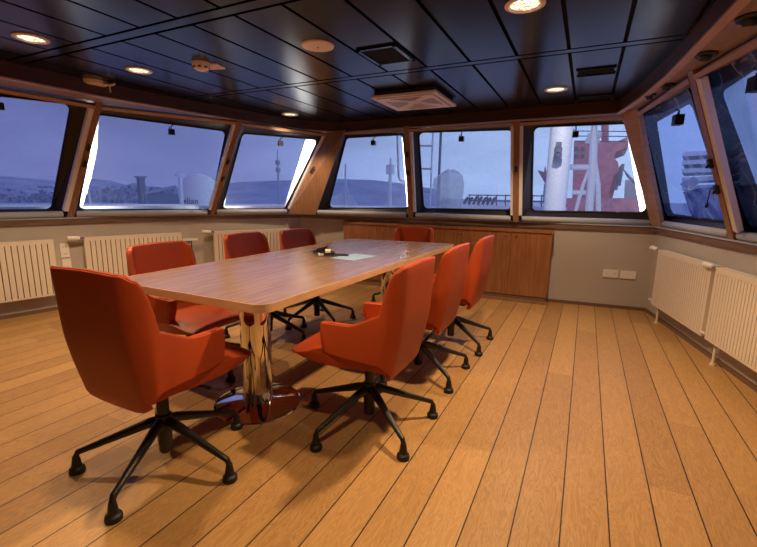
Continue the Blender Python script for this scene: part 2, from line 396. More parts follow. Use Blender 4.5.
# ------------------------------------------------------------------ windows
OUT = .12
def rounded(quad, r, n=6):
    """rounded polygon of a planar quad, list of corner arcs"""
    arcs = []
    for i in range(4):
        p = quad[i]; a = (quad[i-1]-p).normalized(); b = (quad[(i+1) % 4]-p).normalized()
        ang = a.angle(b); t = r/math.tan(ang/2); c = p+(a+b).normalized()*(r/math.sin(ang/2))
        s = p+a*t-c; e = p+b*t-c; tot = s.angle(e); ax = s.cross(e).normalized()
        arcs.append([c+Matrix.Rotation(tot*k/n, 3, ax) @ s for k in range(n+1)])
    return arcs
WIN = {}
def make_window(name, ka, kb, hw, px, glass, top_drop=.03, rad=.06, head='wood_lip'):
    (ba, ta), (bb, tb) = POST[ka], POST[kb]
    td = (bb-ba).normalized()
    a0, a1 = ba+td*hw[0], ta+td*hw[0]; b0, b1 = bb-td*hw[1], tb-td*hw[1]
    ctr = (a0+a1+b0+b1)/4; n = (b1-a0).cross(a1-b0).normalized()
    if n.dot(CAM-ctr) > 0: n = -n                                # outwards
    pl = ctr+n*OUT
    quad = [at_plane(*p, pl, n) for p in px]                       # TL TR BR BL on the glass plane
    root = struct(empty(name, (a0+b0)/2))
    inv = Matrix.Translation(-root.location)
    outer_q = [a1, b1, b0, a0]
    arcs = rounded(quad, rad); gin = rounded([q+(ctr+n*OUT-q).normalized()*.022 for q in quad], rad-.012)
    # reveal
    bm = BM(); ov = [bm.verts.new(inv @ q) for q in outer_q]; iv = [[bm.verts.new(inv @ q) for q in arc] for arc in arcs]
    for i in range(4):
        for k in range(len(iv[i])-1): bm.faces.new((ov[i], iv[i][k], iv[i][k+1]))
        j = (i+1) % 4; bm.faces.new((ov[i], iv[i][-1], iv[j][0], ov[j]))
    obj('frame', bm, M['frame'], root)
    # gasket
    bm = BM(); fl = [q for a in arcs for q in a]; gi = [q for a in gin for q in a]; N = len(fl)
    for lift, s in ((-.006, 1),):
        va = [bm.verts.new(inv @ (q)) for q in fl]; vb = [bm.verts.new(inv @ (q-n*.012)) for q in [(a*.6+b*.4) for a, b in zip(fl, gi)]]; vc = [bm.verts.new(inv @ (q+n*.002)) for q in gi]
        for i in range(N):
            j = (i+1) % N; bm.faces.new((va[i], va[j], vb[j], vb[i])); bm.faces.new((vb[i], vb[j], vc[j], vc[i]))
    obj('gasket', bm, M['rubber'], root)
    bm = BM(); v1 = [bm.verts.new(inv @ (q+n*.001)) for q in [(a*.5+b*.5) for a, b in zip(fl, gi)]]
    bm.faces.new(v1); obj('pane', bm, glass, root)
    # head strip of light wood
    bm = BM(); u = (a1-a0).normalized()
    bar(bm, inv @ (a1-n*.012-u*.030), inv @ (b1-n*.012-u*.030), .022, .030, n.cross(td)); obj('head_strip', bm, M[head], root)
    WIN[name] = dict(a0=a0, a1=a1, b0=b0, b1=b1, n=n, td=td, ctr=ctr, quad=quad, pl=pl, root=root)
    return root
g1 = M['glass']
make_window('window_1', 'A0', 'AB', (.04, .0275), ((-75, 86), (72, 103.5), (52, 210.5), (-92, 212)), g1)
make_window('window_2', 'AB', 'BC', (.0275, .0275), ((96, 113.5), (227, 131), (211, 210), (77, 210)), g1)
make_window('window_3', 'BC', 'CL', (.0275, .0), ((242, 132.5), (319, 139.5), (285, 209.5), (221.5, 209.5)), g1)
make_window('window_4', 'CR', 'F1', (.0, .031), ((346, 137), (403.5, 134), (410, 208.5), (328, 208.5)), g1)
make_window('window_5', 'F1', 'F2', (.031, .031), ((418, 132), (513.5, 129), (512.5, 210.5), (423, 209)), g1)
make_window('window_6', 'F2', 'FL', (.031, .0), ((533, 126.5), (629, 122.5), (648.5, 213), (531, 211.5)), g1)
make_window('window_7', 'FR', 'R1', (.0, .035), ((642, 115), (690, 84), (729.5, 222.5), (665.5, 216)), M['glass_wet'])
make_window('window_8', 'R1', 'R2', (.035, .0375), ((695, 78), (815, -8), (870, 262), (747, 226.5)), M['glass_wet'])

def reflection_material():  # dark window reflection painted as a navy band, with stain streaks
    m = bpy.data.materials.new('streaked_reflection_paint'); m.use_nodes = True; nt = m.node_tree; L = nt.links.new
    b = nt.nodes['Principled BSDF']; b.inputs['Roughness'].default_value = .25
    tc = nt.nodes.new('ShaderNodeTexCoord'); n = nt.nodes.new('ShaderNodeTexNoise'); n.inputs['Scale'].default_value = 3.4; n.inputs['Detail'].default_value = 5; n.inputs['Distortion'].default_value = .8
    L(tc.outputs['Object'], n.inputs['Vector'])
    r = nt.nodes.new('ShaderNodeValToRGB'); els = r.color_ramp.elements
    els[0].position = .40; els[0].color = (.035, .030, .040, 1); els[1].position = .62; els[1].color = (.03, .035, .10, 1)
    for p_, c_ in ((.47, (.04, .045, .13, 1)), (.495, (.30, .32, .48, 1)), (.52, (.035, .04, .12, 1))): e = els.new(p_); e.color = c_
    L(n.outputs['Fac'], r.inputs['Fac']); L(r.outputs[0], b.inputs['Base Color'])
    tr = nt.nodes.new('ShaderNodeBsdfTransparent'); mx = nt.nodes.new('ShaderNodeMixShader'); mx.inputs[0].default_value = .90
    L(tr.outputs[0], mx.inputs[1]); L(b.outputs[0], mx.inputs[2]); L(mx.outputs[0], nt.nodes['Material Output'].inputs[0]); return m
M['band'] = reflection_material()
def pane_reflection(win, inner):
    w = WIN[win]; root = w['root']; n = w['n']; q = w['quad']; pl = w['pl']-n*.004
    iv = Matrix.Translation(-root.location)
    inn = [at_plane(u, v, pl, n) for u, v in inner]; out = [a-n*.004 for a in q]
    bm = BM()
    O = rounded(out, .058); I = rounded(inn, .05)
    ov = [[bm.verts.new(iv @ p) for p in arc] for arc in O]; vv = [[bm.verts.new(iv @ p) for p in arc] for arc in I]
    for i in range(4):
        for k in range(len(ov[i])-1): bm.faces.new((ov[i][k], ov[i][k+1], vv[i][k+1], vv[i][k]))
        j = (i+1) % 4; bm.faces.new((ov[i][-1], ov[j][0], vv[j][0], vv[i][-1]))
    obj('reflection_band', bm, M['band'], root)
pane_reflection('window_7', ((657, 122), (691, 103), (730, 221), (671.5, 213.5)))
pane_reflection('window_8', ((722, 92), (818, 28), (868, 258), (774, 232)))
# roller blinds: grey cassette on the ledge, white side rails on the posts
def blind(win, label, la, lb, gap=.03):
    w = WIN[win]; n, td = w['n'], w['td']
    up_ = (w['a1']-w['a0']).normalized()
    nh = Vector((n.x, n.y, 0)).normalized()
    c0 = w['a0']+td*gap; c1 = w['b0']-td*gap; r = .031
    root = empty('roller_blind', (c0+c1)/2)
    inv = Matrix.Translation(-root.location)
    bm = BM()
    for q in (0,):
        a = c0-nh*.0+Vector((0, 0, r+.002)); b = c1+Vector((0, 0, r+.002))
        tube(bm, [inv @ a, inv @ (a+td*.006), inv @ (b-td*.006), inv @ b], [r*.85, r, r, r*.85], 16)
    obj('cassette', bm, M['cassette'], root, auto=40)
    for flag, bq, tq, s in ((la, 'a0', 'a1', 1), (lb, 'b0', 'b1', -1)):
        if not flag: continue
        b, t = w[bq], w[tq]; u = (t-b).normalized(); ww = flag
        bm = BM(); a = b+td*s*ww/2+n*.004+u*.075; e = t+td*s*ww/2+n*.004-u*.05
        bar(bm, inv @ (a+n*.002), inv @ (e+n*.002), ww, .04, n); bevel(bm, .003, 1); obj('guide_rail', bm, M['rail'], root)
    tag(root, label, 'roller blind', 'roller blinds at the window sills')
blind('window_1', 'grey roller blind housing under the leftmost window with a white side rail', 0, .045)
blind('window_2', 'long grey roller blind housing under the window showing the white dome', 0, .03)
blind('window_3', 'grey roller blind housing under the narrow left window next to the wooden corner panel', 0, .035)
blind('window_4', 'short grey roller blind housing under the narrow front window', 0, .0)
blind('window_5', 'grey roller blind housing under the front window with the ladder outside', .035, .03)
blind('window_6', 'grey roller blind housing under the front window facing the red ship', .035, .0)
blind('window_7', 'grey roller blind housing under the wet right window nearest the front corner', .0, .0)
blind('window_8', 'grey roller blind housing under the wet right window cut off by the frame', .055, .0)

# small black boxes hanging at the window heads
def head_box(win, u, v, label, size=.045, hang=.0):
    w = WIN[win]; n = w['n']; p = at_plane(u, v, w['ctr']+n*.02, n)
    top = p+(w['a1']-w['a0']).normalized()*.085
    root = empty('hanging_box', p); rz = math.atan2(n.y, n.x)
    mt = Matrix.Rotation(rz, 4, 'Z')
    bm = BM(); box(bm, (-size*.5, -size*.62, -size*.62), (size*.5, size*.62, size*.62), mtx=mt); bevel(bm, .006, 2); obj('body', bm, M['black'], root)
    bm = BM(); tube(bm, [(0, 0, size*.6), (0, 0, size*.6+.03), top-p], .006, 8); tube(bm, [mt @ Vector((0, .018, size*.6)), mt @ Vector((0, .018, size*.6+.025))], .005, 8); obj('bracket', bm, M['black'], root)
    tag(root, label, 'light fitting', 'black boxes hanging at the window heads')
head_box('window_2', 171.5, 132, 'small black box hanging at the head of the window with the white dome')
head_box('window_3', 280.5, 143.5, 'small black box hanging in the narrow left window by the corner panel')
head_box('window_4', 373.5, 143, 'small black box hanging in the narrow front window')
head_box('window_5', 461.5, 139, 'small black box hanging in the front window with the ladder')
head_box('window_6', 575.5, 134.5, 'small black box hanging in the front window facing the red ship')
head_box('window_7', 678, 120, 'square black box hanging in the wet right window by the front corner', .06)
head_box('window_8', 757, 84, 'black box cut off by the right edge of the frame in the nearest wet window', .06)
head_box('window_1', -1, 106, 'black box cut off at the left edge of the frame in the leftmost window')

# ------------------------------------------------------------------ ceiling fittings
def downlight(u, v, label, r=.095, energy=1):
    p = at_z(u, v, CEIL) if not isinstance(u, Vector) else u
    root = empty('downlight', (p.x, p.y, CEIL))
    bm = BM(); lathe(bm, [(r*.76, -.004), (r*.80, -.010), (r, -.006), (r, .0), (r*.76, 0)], n=40); lathe(bm, [(r*.76, -.004), (r*.76, 0)], n=40); obj('trim_ring', bm, M['cream'], root, auto=40)
    bm = BM(); lathe(bm, [(r*.76, -.004), (r*.70, .002), (r*.5, .0065), (r*.42, .007)], n=40); obj('reflector', bm, M['refl'], root, auto=60)
    bm = BM(); lathe(bm, [(0, -.0055), (r*.3, -.005), (r*.68, -.0035), (r*.745, -.001)], n=24); obj('bulb', bm, M['bulb'], root, auto=60)
    tag(root, label, 'ceiling light', 'recessed downlights')
    return p
LIGHTS = []
for u, v, lb in ((31, 38, 'lit recessed downlight in the ceiling at the far left of the photo'), (139, 70, 'lit recessed downlight above the window with the white dome'),
                 (290, 114, 'lit recessed downlight near the beam by the front left corner'), (525, 4, 'brightest recessed downlight cut off by the top edge of the photo'),
                 (556, 89, 'lit recessed downlight next to the slotted vent near the front right')):
    LIGHTS.append(downlight(u, v, lb))

p = at_z(318, 45.5, CEIL)
root = empty('ceiling_speaker', (p.x, p.y, CEIL))
bm = BM(); lathe(bm, [(0, -.012), (.075, -.012), (.098, -.008), (.102, 0), (0, 0)], n=40); obj('cover', bm, M['cream'], root, auto=40)
bm = BM(); lathe(bm, [(0, -.016), (.005, -.015), (.006, -.012)], n=12); obj('screw', bm, M['darkgrey'], root)
tag(root, 'round cream speaker cover on the dark ceiling above the table', 'speaker')

p = Vector((-1.29, 2.69, CEIL)); root = empty('square_vent', p)
bm = BM()
for sx in (-1, 1): box(bm, (sx*.125-.012, -.17, -.012), (sx*.125+.012, .17, -.0005)); 
for sy in (-1, 1): box(bm, (-.137, sy*.158-.012, -.012), (.137, sy*.158+.012, -.0005))
obj('frame', bm, M['ceil'], root)
bm = BM(); box(bm, (-.113, -.146, -.003), (.113, .146, -.0005))
obj('opening', bm, M['grille'], root)
bm = BM()
for k in range(9): bar(bm, (-.11, -.13+k*.0325, -.007), (.11, -.13+k*.0325, -.007), .012, .002)
obj('louvre', bm, M['grille'], root)
tag(root, 'black square air vent in the dark ceiling behind the cream speaker cover', 'air vent')

# square four-way diffuser
p = Vector((-1.545, 3.86, CEIL)); root = empty('ceiling_diffuser', p); root.rotation_euler.z = math.radians(0)
S = .31
bm = BM()
for a in range(4):
    mt = Matrix.Rotation(a*PI/2, 4, 'Z')
    hexa(bm, [mt @ Vector(q) for q in ((-S,-S,-.055),(S,-S,-.055),(S-.03,-S+.03,-.055),(-S+.03,-S+.03,-.055),(-S,-S,-.035),(S,-S,-.035),(S-.03,-S+.03,-.035),(-S+.03,-S+.03,-.035))])
obj('frame', bm, M['cream'], root)
bm = BM(); box(bm, (-S+.025, -S+.025, -.04), (S-.025, S-.025, 0)); obj('plenum', bm, M['darkgrey'], root)
bm = BM(); s2 = S-.045
cv = bm.verts.new((0, 0, -.047)); cs = [bm.verts.new((sx*s2, sy*s2, -.062)) for sx, sy in ((-1,-1),(1,-1),(1,1),(-1,1))]
cb = [bm.verts.new((sx*s2, sy*s2, -.045)) for sx, sy in ((-1,-1),(1,-1),(1,1),(-1,1))]
for k in range(4): bm.faces.new((cv, cs[k], cs[(k+1) % 4])); bm.faces.new((cs[k], cs[(k+1) % 4], cb[(k+1) % 4], cb[k]))
plate = obj('face_plate', bm, M['cream'], root)
for k in range(4):                                             # perforated triangles: rows of small dark holes
    bm = BM(); mt = Matrix.Rotation(k*PI/2, 4, 'Z')
    for i in range(6):
        yy = .08+i*.028
        for j in range(-i-1, i+2):
            x = j*.023
            if abs(x) > yy*.78: continue
            z = -.047-.015*yy/s2-.0012
            box(bm, (x-.007, yy-.006, z-.0006), (x+.007, yy+.006, z+.0006), mtx=mt)
    obj('perforation', bm, M['darkgrey'], plate)
tag(root, 'large square cream air diffuser hanging just under the dark ceiling', 'air diffuser')

def slot_vent(c, w, d, label):
    root = empty('slot_vent', (c[0], c[1], CEIL))
    bm = BM(); box(bm, (-w/2, -d/2, -.004), (w/2, d/2, -.0005)); obj('opening', bm, M['grille'], root)
    bm = BM()
    for sy in (-1, 1): box(bm, (-w/2-.012, sy*(d/2+.008)-.008, -.010), (w/2+.012, sy*(d/2+.008)+.008, -.0005))
    for k in range(4): box(bm, (-w/2, -d/2+d*(k+.5)/4-.004, -.008), (w/2, -d/2+d*(k+.5)/4+.004, -.004))
    obj('louvre', bm, M['ceil_gap'], root)
    tag(root, label, 'air vent')
slot_vent((-.035, 3.62), .235, .15, 'black slotted air vent beside the small downlight at the front right')
slot_vent((-.02, 4.47), .27, .10, 'narrow black slot vent against the beam above the front right window')

# detector with square sign plate
p = at_z(201, 63, CEIL); root = empty('smoke_detector', (p.x, p.y, CEIL), -.15)
bm = BM(); lathe(bm, [(0, -.05), (.035, -.05), (.052, -.04), (.056, -.028), (.062, -.022), (.066, -.004), (.066, 0), (0, 0)], n=32); obj('body', bm, M['cream'], root, auto=45)
for k in range(8):
    bm = BM(); a = k*PI/4; c = Vector((.0545*math.cos(a), .0545*math.sin(a), -.034)); bar(bm, c-Vector((0, 0, .005)), c+Vector((0, 0, .005)), .02, .006, c.xy.to_3d())
    obj('slot', bm, M['darkgrey'], root)
tag(root, 'round cream smoke detector on the left part of the dark ceiling', 'smoke detector')
p2 = at_z(213.5, 66, CEIL); root = empty('sign_plate', (p2.x, p2.y, CEIL), .3)
bm = BM(); prism(bm, rrect(.12, .12, .004), -.008, 0); obj('plate', bm, M['cream'], root)
bm = BM(); lathe(bm, [(.030, -.0095), (.036, -.0095), (.036, -.0075), (.030, -.0075)], n=32)
mk = mat('red_print', (.45, .06, .04), .5); obj('ring_mark', bm, mk, root)
tag(root, 'square cream plate with a red ring mark beside the smoke detector', 'sign')
p = at_z(94, 84, CEIL-.02)
root = empty('oval_fitting', (p.x, p.y, CEIL), .55)
bm = BM(); lathe(bm, [(0, -.035), (.07, -.035), (.095, -.024), (.10, 0), (0, 0)], n=36, mtx=Matrix.Scale(1.0, 4)); obj('cover', bm, M['cream'], root, auto=45)
bm = BM(); tube(bm, [(.09, -.02, -.02), (.15, -.035, -.03), (.19, -.04, -.022)], [.016, .012, .010], 10); tube(bm, [(.14, -.033, -.03), (.145, -.035, -.09)], .007, 8); obj('lever', bm, M['cream'], root, auto=40)
tag(root, 'flat round cream fitting with a small lever by the beam above the left window post', 'ceiling fitting')

# black swivel spots on the right soffit
def soffit_spot(u, v, r, label):
    p = at_z(u, v, BEAM); root = empty('swivel_spot', (p.x, p.y, BEAM), random.uniform(0, .5))
    bm = BM(); lathe(bm, [(0, -.012), (r*.9, -.012), (r, -.006), (r, 0), (0, 0)], n=32); obj('ring', bm, M['black'], root, auto=40)
    bm = BM(); mt = Matrix.Rotation(.3, 4, 'X'); lathe(bm, [(0, -.028), (r*.40, -.028), (r*.52, -.018), (r*.55, 0), (0, .004)], center=(0, 0, -.008), n=24, mtx=mt); obj('lamp_head', bm, M['black'], root, auto=40)
    tag(root, label, 'spotlight', 'black swivel spots on the right soffit')
soffit_spot(752, 17, .062, 'black swivel spot on the right soffit cut off by the photo edge')
soffit_spot(706, 54, .058, 'black swivel spot on the right soffit above the post between the wet windows')
soffit_spot(667, 84.5, .05, 'black swivel spot on the right soffit, third from the photo edge')
soffit_spot(650, 94.5, .045, 'black swivel spot on the right soffit nearest the front corner')

# ------------------------------------------------------------------ radiators
def radiator(i, s0, s1, pitch, label, z0=.175, z1=.725, off=.1, valve_left=True):
    a, b = P[i], P[i+1]; d = (b-a).normalized(); n = nrm2(a, b)
    o = a+d*s0; L_ = s1-s0
    root = empty('radiator', (o.x, o.y, 0), math.atan2(d.y, d.x))         # local x along the wall, local -y towards the room
    yb, yf = -off+.065, -off
    bm = BM(); box(bm, (.0, yf+.012, z0), (L_, yb, z1-.02)); obj('body', bm, M['rad_gap'], root)
    bm = BM(); n_ = max(3, round(L_/pitch)); w = L_/n_
    for k in range(n_): box(bm, (k*w+.004, yf, z0+.012), ((k+1)*w-.004, yf+.02, z1-.035))
    box(bm, (0, yf, z0), (L_, yf+.02, z0+.014)); box(bm, (0, yf, z1-.037), (L_, yf+.02, z1-.015))
    for x in (0, L_): box(bm, (x-.006, yf+.001, z0+.001), (x+.006, yb+.004, z1-.015))
    obj('front_panel', bm, M['rad'], root)
    bm = BM(); box(bm, (-.007, yf-.001, z1-.016), (L_+.007, yb+.005, z1)); bevel(bm, .004, 1); obj('top_grille', bm, M['rad'], root)
    zv = z1-.008
    vb = BM(); tube(vb, [(-.002, yf+.005, zv), (-.045, yf+.0, zv)], .012, 12); tube(vb, [(-.03, yf+.0, zv), (-.03, yf+.1, zv)], .010, 10); v = obj('valve', vb, M['chrome'], root, auto=40)
    kb = BM(); tube(kb, [(-.045, yf, zv), (-.05, yf-.001, zv+.002), (-.14, yf-.012, zv+.008), (-.148, yf-.013, zv+.008)], [.016, .021, .024, .018], 16); obj('valve_knob', kb, M['white'], v, auto=40)
    pb = BM(); zl = z0+.035; tube(pb, [(-.004, yf+.004, zl), (-.06, yf-.004, zl), (-.065, yf-.004, zl)], [.010, .010, .007], 10); obj('return_valve', pb, M['rad'], root, auto=40)
    pb = BM(); tube(pb, [(.08, yf+.04, z0+.01), (.08, yf+.04, 0)], .010, 10); tube(pb, [(.08, yf+.04, .012), (.08, yf+.04, 0)], .02, 12); obj('riser_pipe', pb, M['rad'], root, auto=40)
    for x in (.12, L_-.12): bb = BM(); box(bb, (x-.015, yb, .25), (x+.015, 0, .6)); obj('bracket', bb, M['rad'], root)
    tag(root, label, 'radiator', 'panel radiators under the windows')
radiator(1, -.25, .75, .046, 'cream panel radiator cut off at the left edge of the photo')
radiator(2, -.13, .83, .046, 'cream panel radiator behind the orange chair nearest the left wall sockets')
radiator(3, .27, 1.27, .046, 'cream panel radiator behind the two farther left chairs near the front corner')
radiator(5, .40, 1.415, .036, 'cream panel radiator on the right wall nearest the front corner')
radiator(5, 1.485, 1.827+.75, .036, 'cream panel radiator on the right wall cut off by the right photo edge')

# sockets
def socket(i, s, z, horiz, holes, label, w=.15, h=.085, yoff=0):
    a, b = P[i], P[i+1]; d = (b-a).normalized(); o = a+d*s
    root = empty('wall_socket', (o.x, o.y, z), math.atan2(d.y, d.x))
    bm = BM()
    box(bm, (-w/2, -.012, -h/2), (w/2, -.0005, h/2)); bevel(bm, .003, 1); obj('plate', bm, M['white'], root)
    for k in range(holes):
        x, zz = ((-.25+.5*k)*w, 0) if horiz else (0, (-.25+.5*k)*h)
        mt = Matrix.Translation((x, -.012, zz)) @ Matrix.Rotation(PI/2, 4, 'X')
        bm = BM(); lathe(bm, [(0, -.0015), (.019, -.0015), (.021, .002), (.023, .0025), (.024, 0)], n=20, mtx=mt)
        for sx in (-.009, .009): lathe(bm, [(0, .004), (.0035, .004), (.0035, -.002)], center=(sx, 0, 0), n=8, mtx=mt, mi=1)
        obj('socket_outlet', bm, [M['white'], M['darkgrey']], root)
    tag(root, label, 'socket')
socket(4, 3.985, .388, True, 2, 'white double socket with two outlets on the front wall, left of the blank plate')
socket(4, 4.155, .388, True, 0, 'blank white socket plate beside the double socket near the front right corner')
socket(1, .865, .60, False, 2, 'white upright double socket on the left wall between two radiators', .075, .145)
socket(1, .870, .455, False, 1, 'white single socket plate under the upright double socket on the left wall', .075, .12)

# white-framed grille
a, b = P[2], P[3]; d = (b-a).normalized(); o = a+d*.99
root = empty('wall_grille', (o.x, o.y, .455), math.atan2(d.y, d.x))
bm = BM(); w, h = .125, .17
for s in (-1, 1): box(bm, (s*w-.014, -.016, -h), (s*w+.014, -.0005, h)); box(bm, (-w, -.016, s*h-.014), (w, -.0005, s*h+.014))
obj('frame', bm, M['white'], root)
bm = BM(); box(bm, (-w+.014, -.004, -h+.014), (w-.014, -.0005, h-.014)); obj('opening', bm, M['rad_gap'], root)
bm = BM()
for k in range(9): box(bm, (-w+.02+k*.026, -.010, -h+.014), (-w+.028+k*.026, -.004, h-.014))
obj('louvre', bm, M['cassette'], root)
tag(root, 'small white framed wall grille on the left wall between two radiators', 'vent grille')

# ------------------------------------------------------------------ cabinet
ang = math.atan2(.34, 4.41)*.4
cab = empty('low_cabinet', (-.31, 4.985, 0), ang)
Wc, Hc = 2.64, .845; Dc = .235
bm = BM(); box(bm, (-Wc, .018, .075), (0, Dc, Hc-.028)); obj('carcass', bm, M['wood_cab'], cab)
bm = BM(); box(bm, (-Wc-.01, -.012, Hc-.028), (.012, Dc, Hc)); bevel(bm, .003, 1); obj('worktop', bm, M['wood_cab'], cab)
bm = BM(); box(bm, (-Wc+.004, .008, 0), (-.004, Dc-.02, .075)); obj('plinth', bm, M['skirt'], cab)
bm = BM(); box(bm, (-Wc, -.010, 0), (0.010, .008, .035)); obj('plinth_lip', bm, M['wood_mid'], cab)
doors = [-2.64, -2.13, -1.60, -1.07, -.50, 0]
edges = [(-2.64, -2.07), (-2.07, -1.07), (-1.07, -.435), (-.435, 0)]
edges = [(-2.64, -2.09), (-2.09, -1.58), (-1.58, -1.07), (-1.07, -.435), (-.435, -.0)]
knobx = {0: (-2.15,), 1: (-2.03,), 2: (-1.13,), 3: (-1.01, -.495), 4: (-.375,)}
for k, (xa, xb) in enumerate(edges):
    bm = BM(); box(bm, (xa+.0015, 0, .082), (xb-.0015, .018, Hc-.03)); dr = obj('door', bm, M['wood_cab'], cab)
    for x in knobx[k]:
        kb = BM(); mt = Matrix.Translation((x, 0, .765)) @ Matrix.Rotation(PI/2, 4, 'X'); lathe(kb, [(0, .010), (.010, .009), (.012, 0), (0, -.001)], n=14, mtx=mt); obj('lock', kb, M['chrome'], dr, auto=40)
tag(cab, 'long low wooden cabinet standing along the front wall under the windows', 'cabinet')

# ------------------------------------------------------------------ table
TX0, TX1, TY0, TY1, TZ = -2.225, -1.163, 1.285, 3.95, .74
tab = empty('meeting_table', ((TX0+TX1)/2, (TY0+TY1)/2, 0))
cx = (TX0+TX1)/2; cy = (TY0+TY1)/2
def table_outline(ins):
    q = [Vector((x-cx, y-cy, 0)) for x, y in ((TX0+ins, TY0+ins), (TX1-ins, TY0+ins), (-1.128-ins, 4.03-ins), (-2.235+ins, 3.87-ins))]
    return [(p.x, p.y) for arc in rounded(q, .072-ins, 8) for p in arc]
bm = BM(); ro, ri = table_outline(0), table_outline(.006); n = len(ro)
prism(bm, ri, TZ-.036, TZ); top = obj('tabletop', bm, M['wood_top'], tab)
bm = BM()
vo0 = [bm.verts.new((x, y, TZ-.037)) for x, y in ro]; vo1 = [bm.verts.new((x, y, TZ+.0005)) for x, y in ro]; vi0 = [bm.verts.new((x, y, TZ-.037)) for x, y in ri]; vi1 = [bm.verts.new((x, y, TZ+.0005)) for x, y in ri]
for i in range(n):
    j = (i+1) % n
    for q in ((vo0[i], vo0[j], vo1[j], vo1[i]), (vo1[i], vo1[j], vi1[j], vi1[i]), (vi1[i], vi1[j], vi0[j], vi0[i]), (vi0[i], vi0[j], vo0[j], vo0[i])): bm.faces.new(q)
obj('edge_band', bm, M['wood_edge'], tab)
cx = (TX0+TX1)/2; cy = (TY0+TY1)/2
for yy in (1.71, 3.52):
    lx, ly = -1.605-cx, yy-cy
    bm = BM(); lathe(bm, [(0, TZ-.037), (.084, TZ-.037), (.084, .03)], center=(lx, ly, 0), n=48); lathe(bm, [(.12, TZ-.037), (.12, TZ-.045), (.084, TZ-.045)], center=(lx, ly, 0), n=48)
    colu = obj('column', bm, M['chrome'], tab, auto=40)
    bm = BM(); lathe(bm, [(.084, .034), (.10, .032), (.20, .020), (.242, .012), (.246, .006), (.246, 0), (0, 0)], center=(lx, ly, 0), n=64); obj('base_disc', bm, M['chrome'], tab, auto=40)
tag(tab, 'long wood veneer meeting table on polished chrome columns', 'table')

# things on the table
o = empty('paper_sheet', (-1.535, 2.70, TZ+.001), -.13)
bm = BM(); box(bm, (-.105, -.15, 0), (.105, .15, .002))
o2 = obj('sheet', bm, M['paper'], o); bpy.data.objects.remove(o)
o2.name = 'paper_sheet'; o2.location = (-1.535, 2.70, TZ+.001); o2.rotation_euler = (0, 0, -.13)
tag(o2, 'pale blue sheet of paper lying on the table', 'paper')
hs = empty('cable_adapter', (-1.76, 2.66, TZ))
bm = BM(); pts = []
for k in range(40):
    a = k/39*2*PI*1.6; r = .065+.02*math.sin(k*1.1); pts.append((r*1.15*math.cos(a)-.02, r*.8*math.sin(a), .010+.012*(k % 7)/7+.018*(k/39)))
tube(bm, pts, .007, 8)
obj('cable', bm, M['black'], hs, smooth=True)
bm = BM(); box(bm, (-.075, -.02, 0), (.01, .02, .035), mtx=Matrix.Translation((.02, -.01, .04)) @ Matrix.Rotation(.5, 4, 'Z') @ Matrix.Rotation(-.25, 4, 'Y')); bevel(bm, .005, 2); obj('black_connector', bm, M['black'], hs)
bm = BM(); box(bm, (-.02, -.014, 0), (.02, .014, .016), mtx=Matrix.Translation((.04, -.03, .035)) @ Matrix.Rotation(.6, 4, 'Z') @ Matrix.Rotation(.5, 4, 'X')); bevel(bm, .004, 2)
box(bm, (-.018, -.010, 0), (.018, .010, .014), mtx=Matrix.Translation((-.005, -.06, .012)) @ Matrix.Rotation(.9, 4, 'Z') @ Matrix.Rotation(.5, 4, 'X')); obj('white_connector', bm, M['white'], hs)
bm = BM(); tube(bm, [(.02, -.03, .012), (.10, .02, .012), (.17, .055, .010)], [.010, .009, .007], 8); tube(bm, [(.0, -.045, .009), (.08, -.02, .008), (.13, .03, .008)], .006, 8); obj('black_plug', bm, M['black'], hs)
tag(hs, 'tangle of black cable with white adapters lying on the table', 'cable')

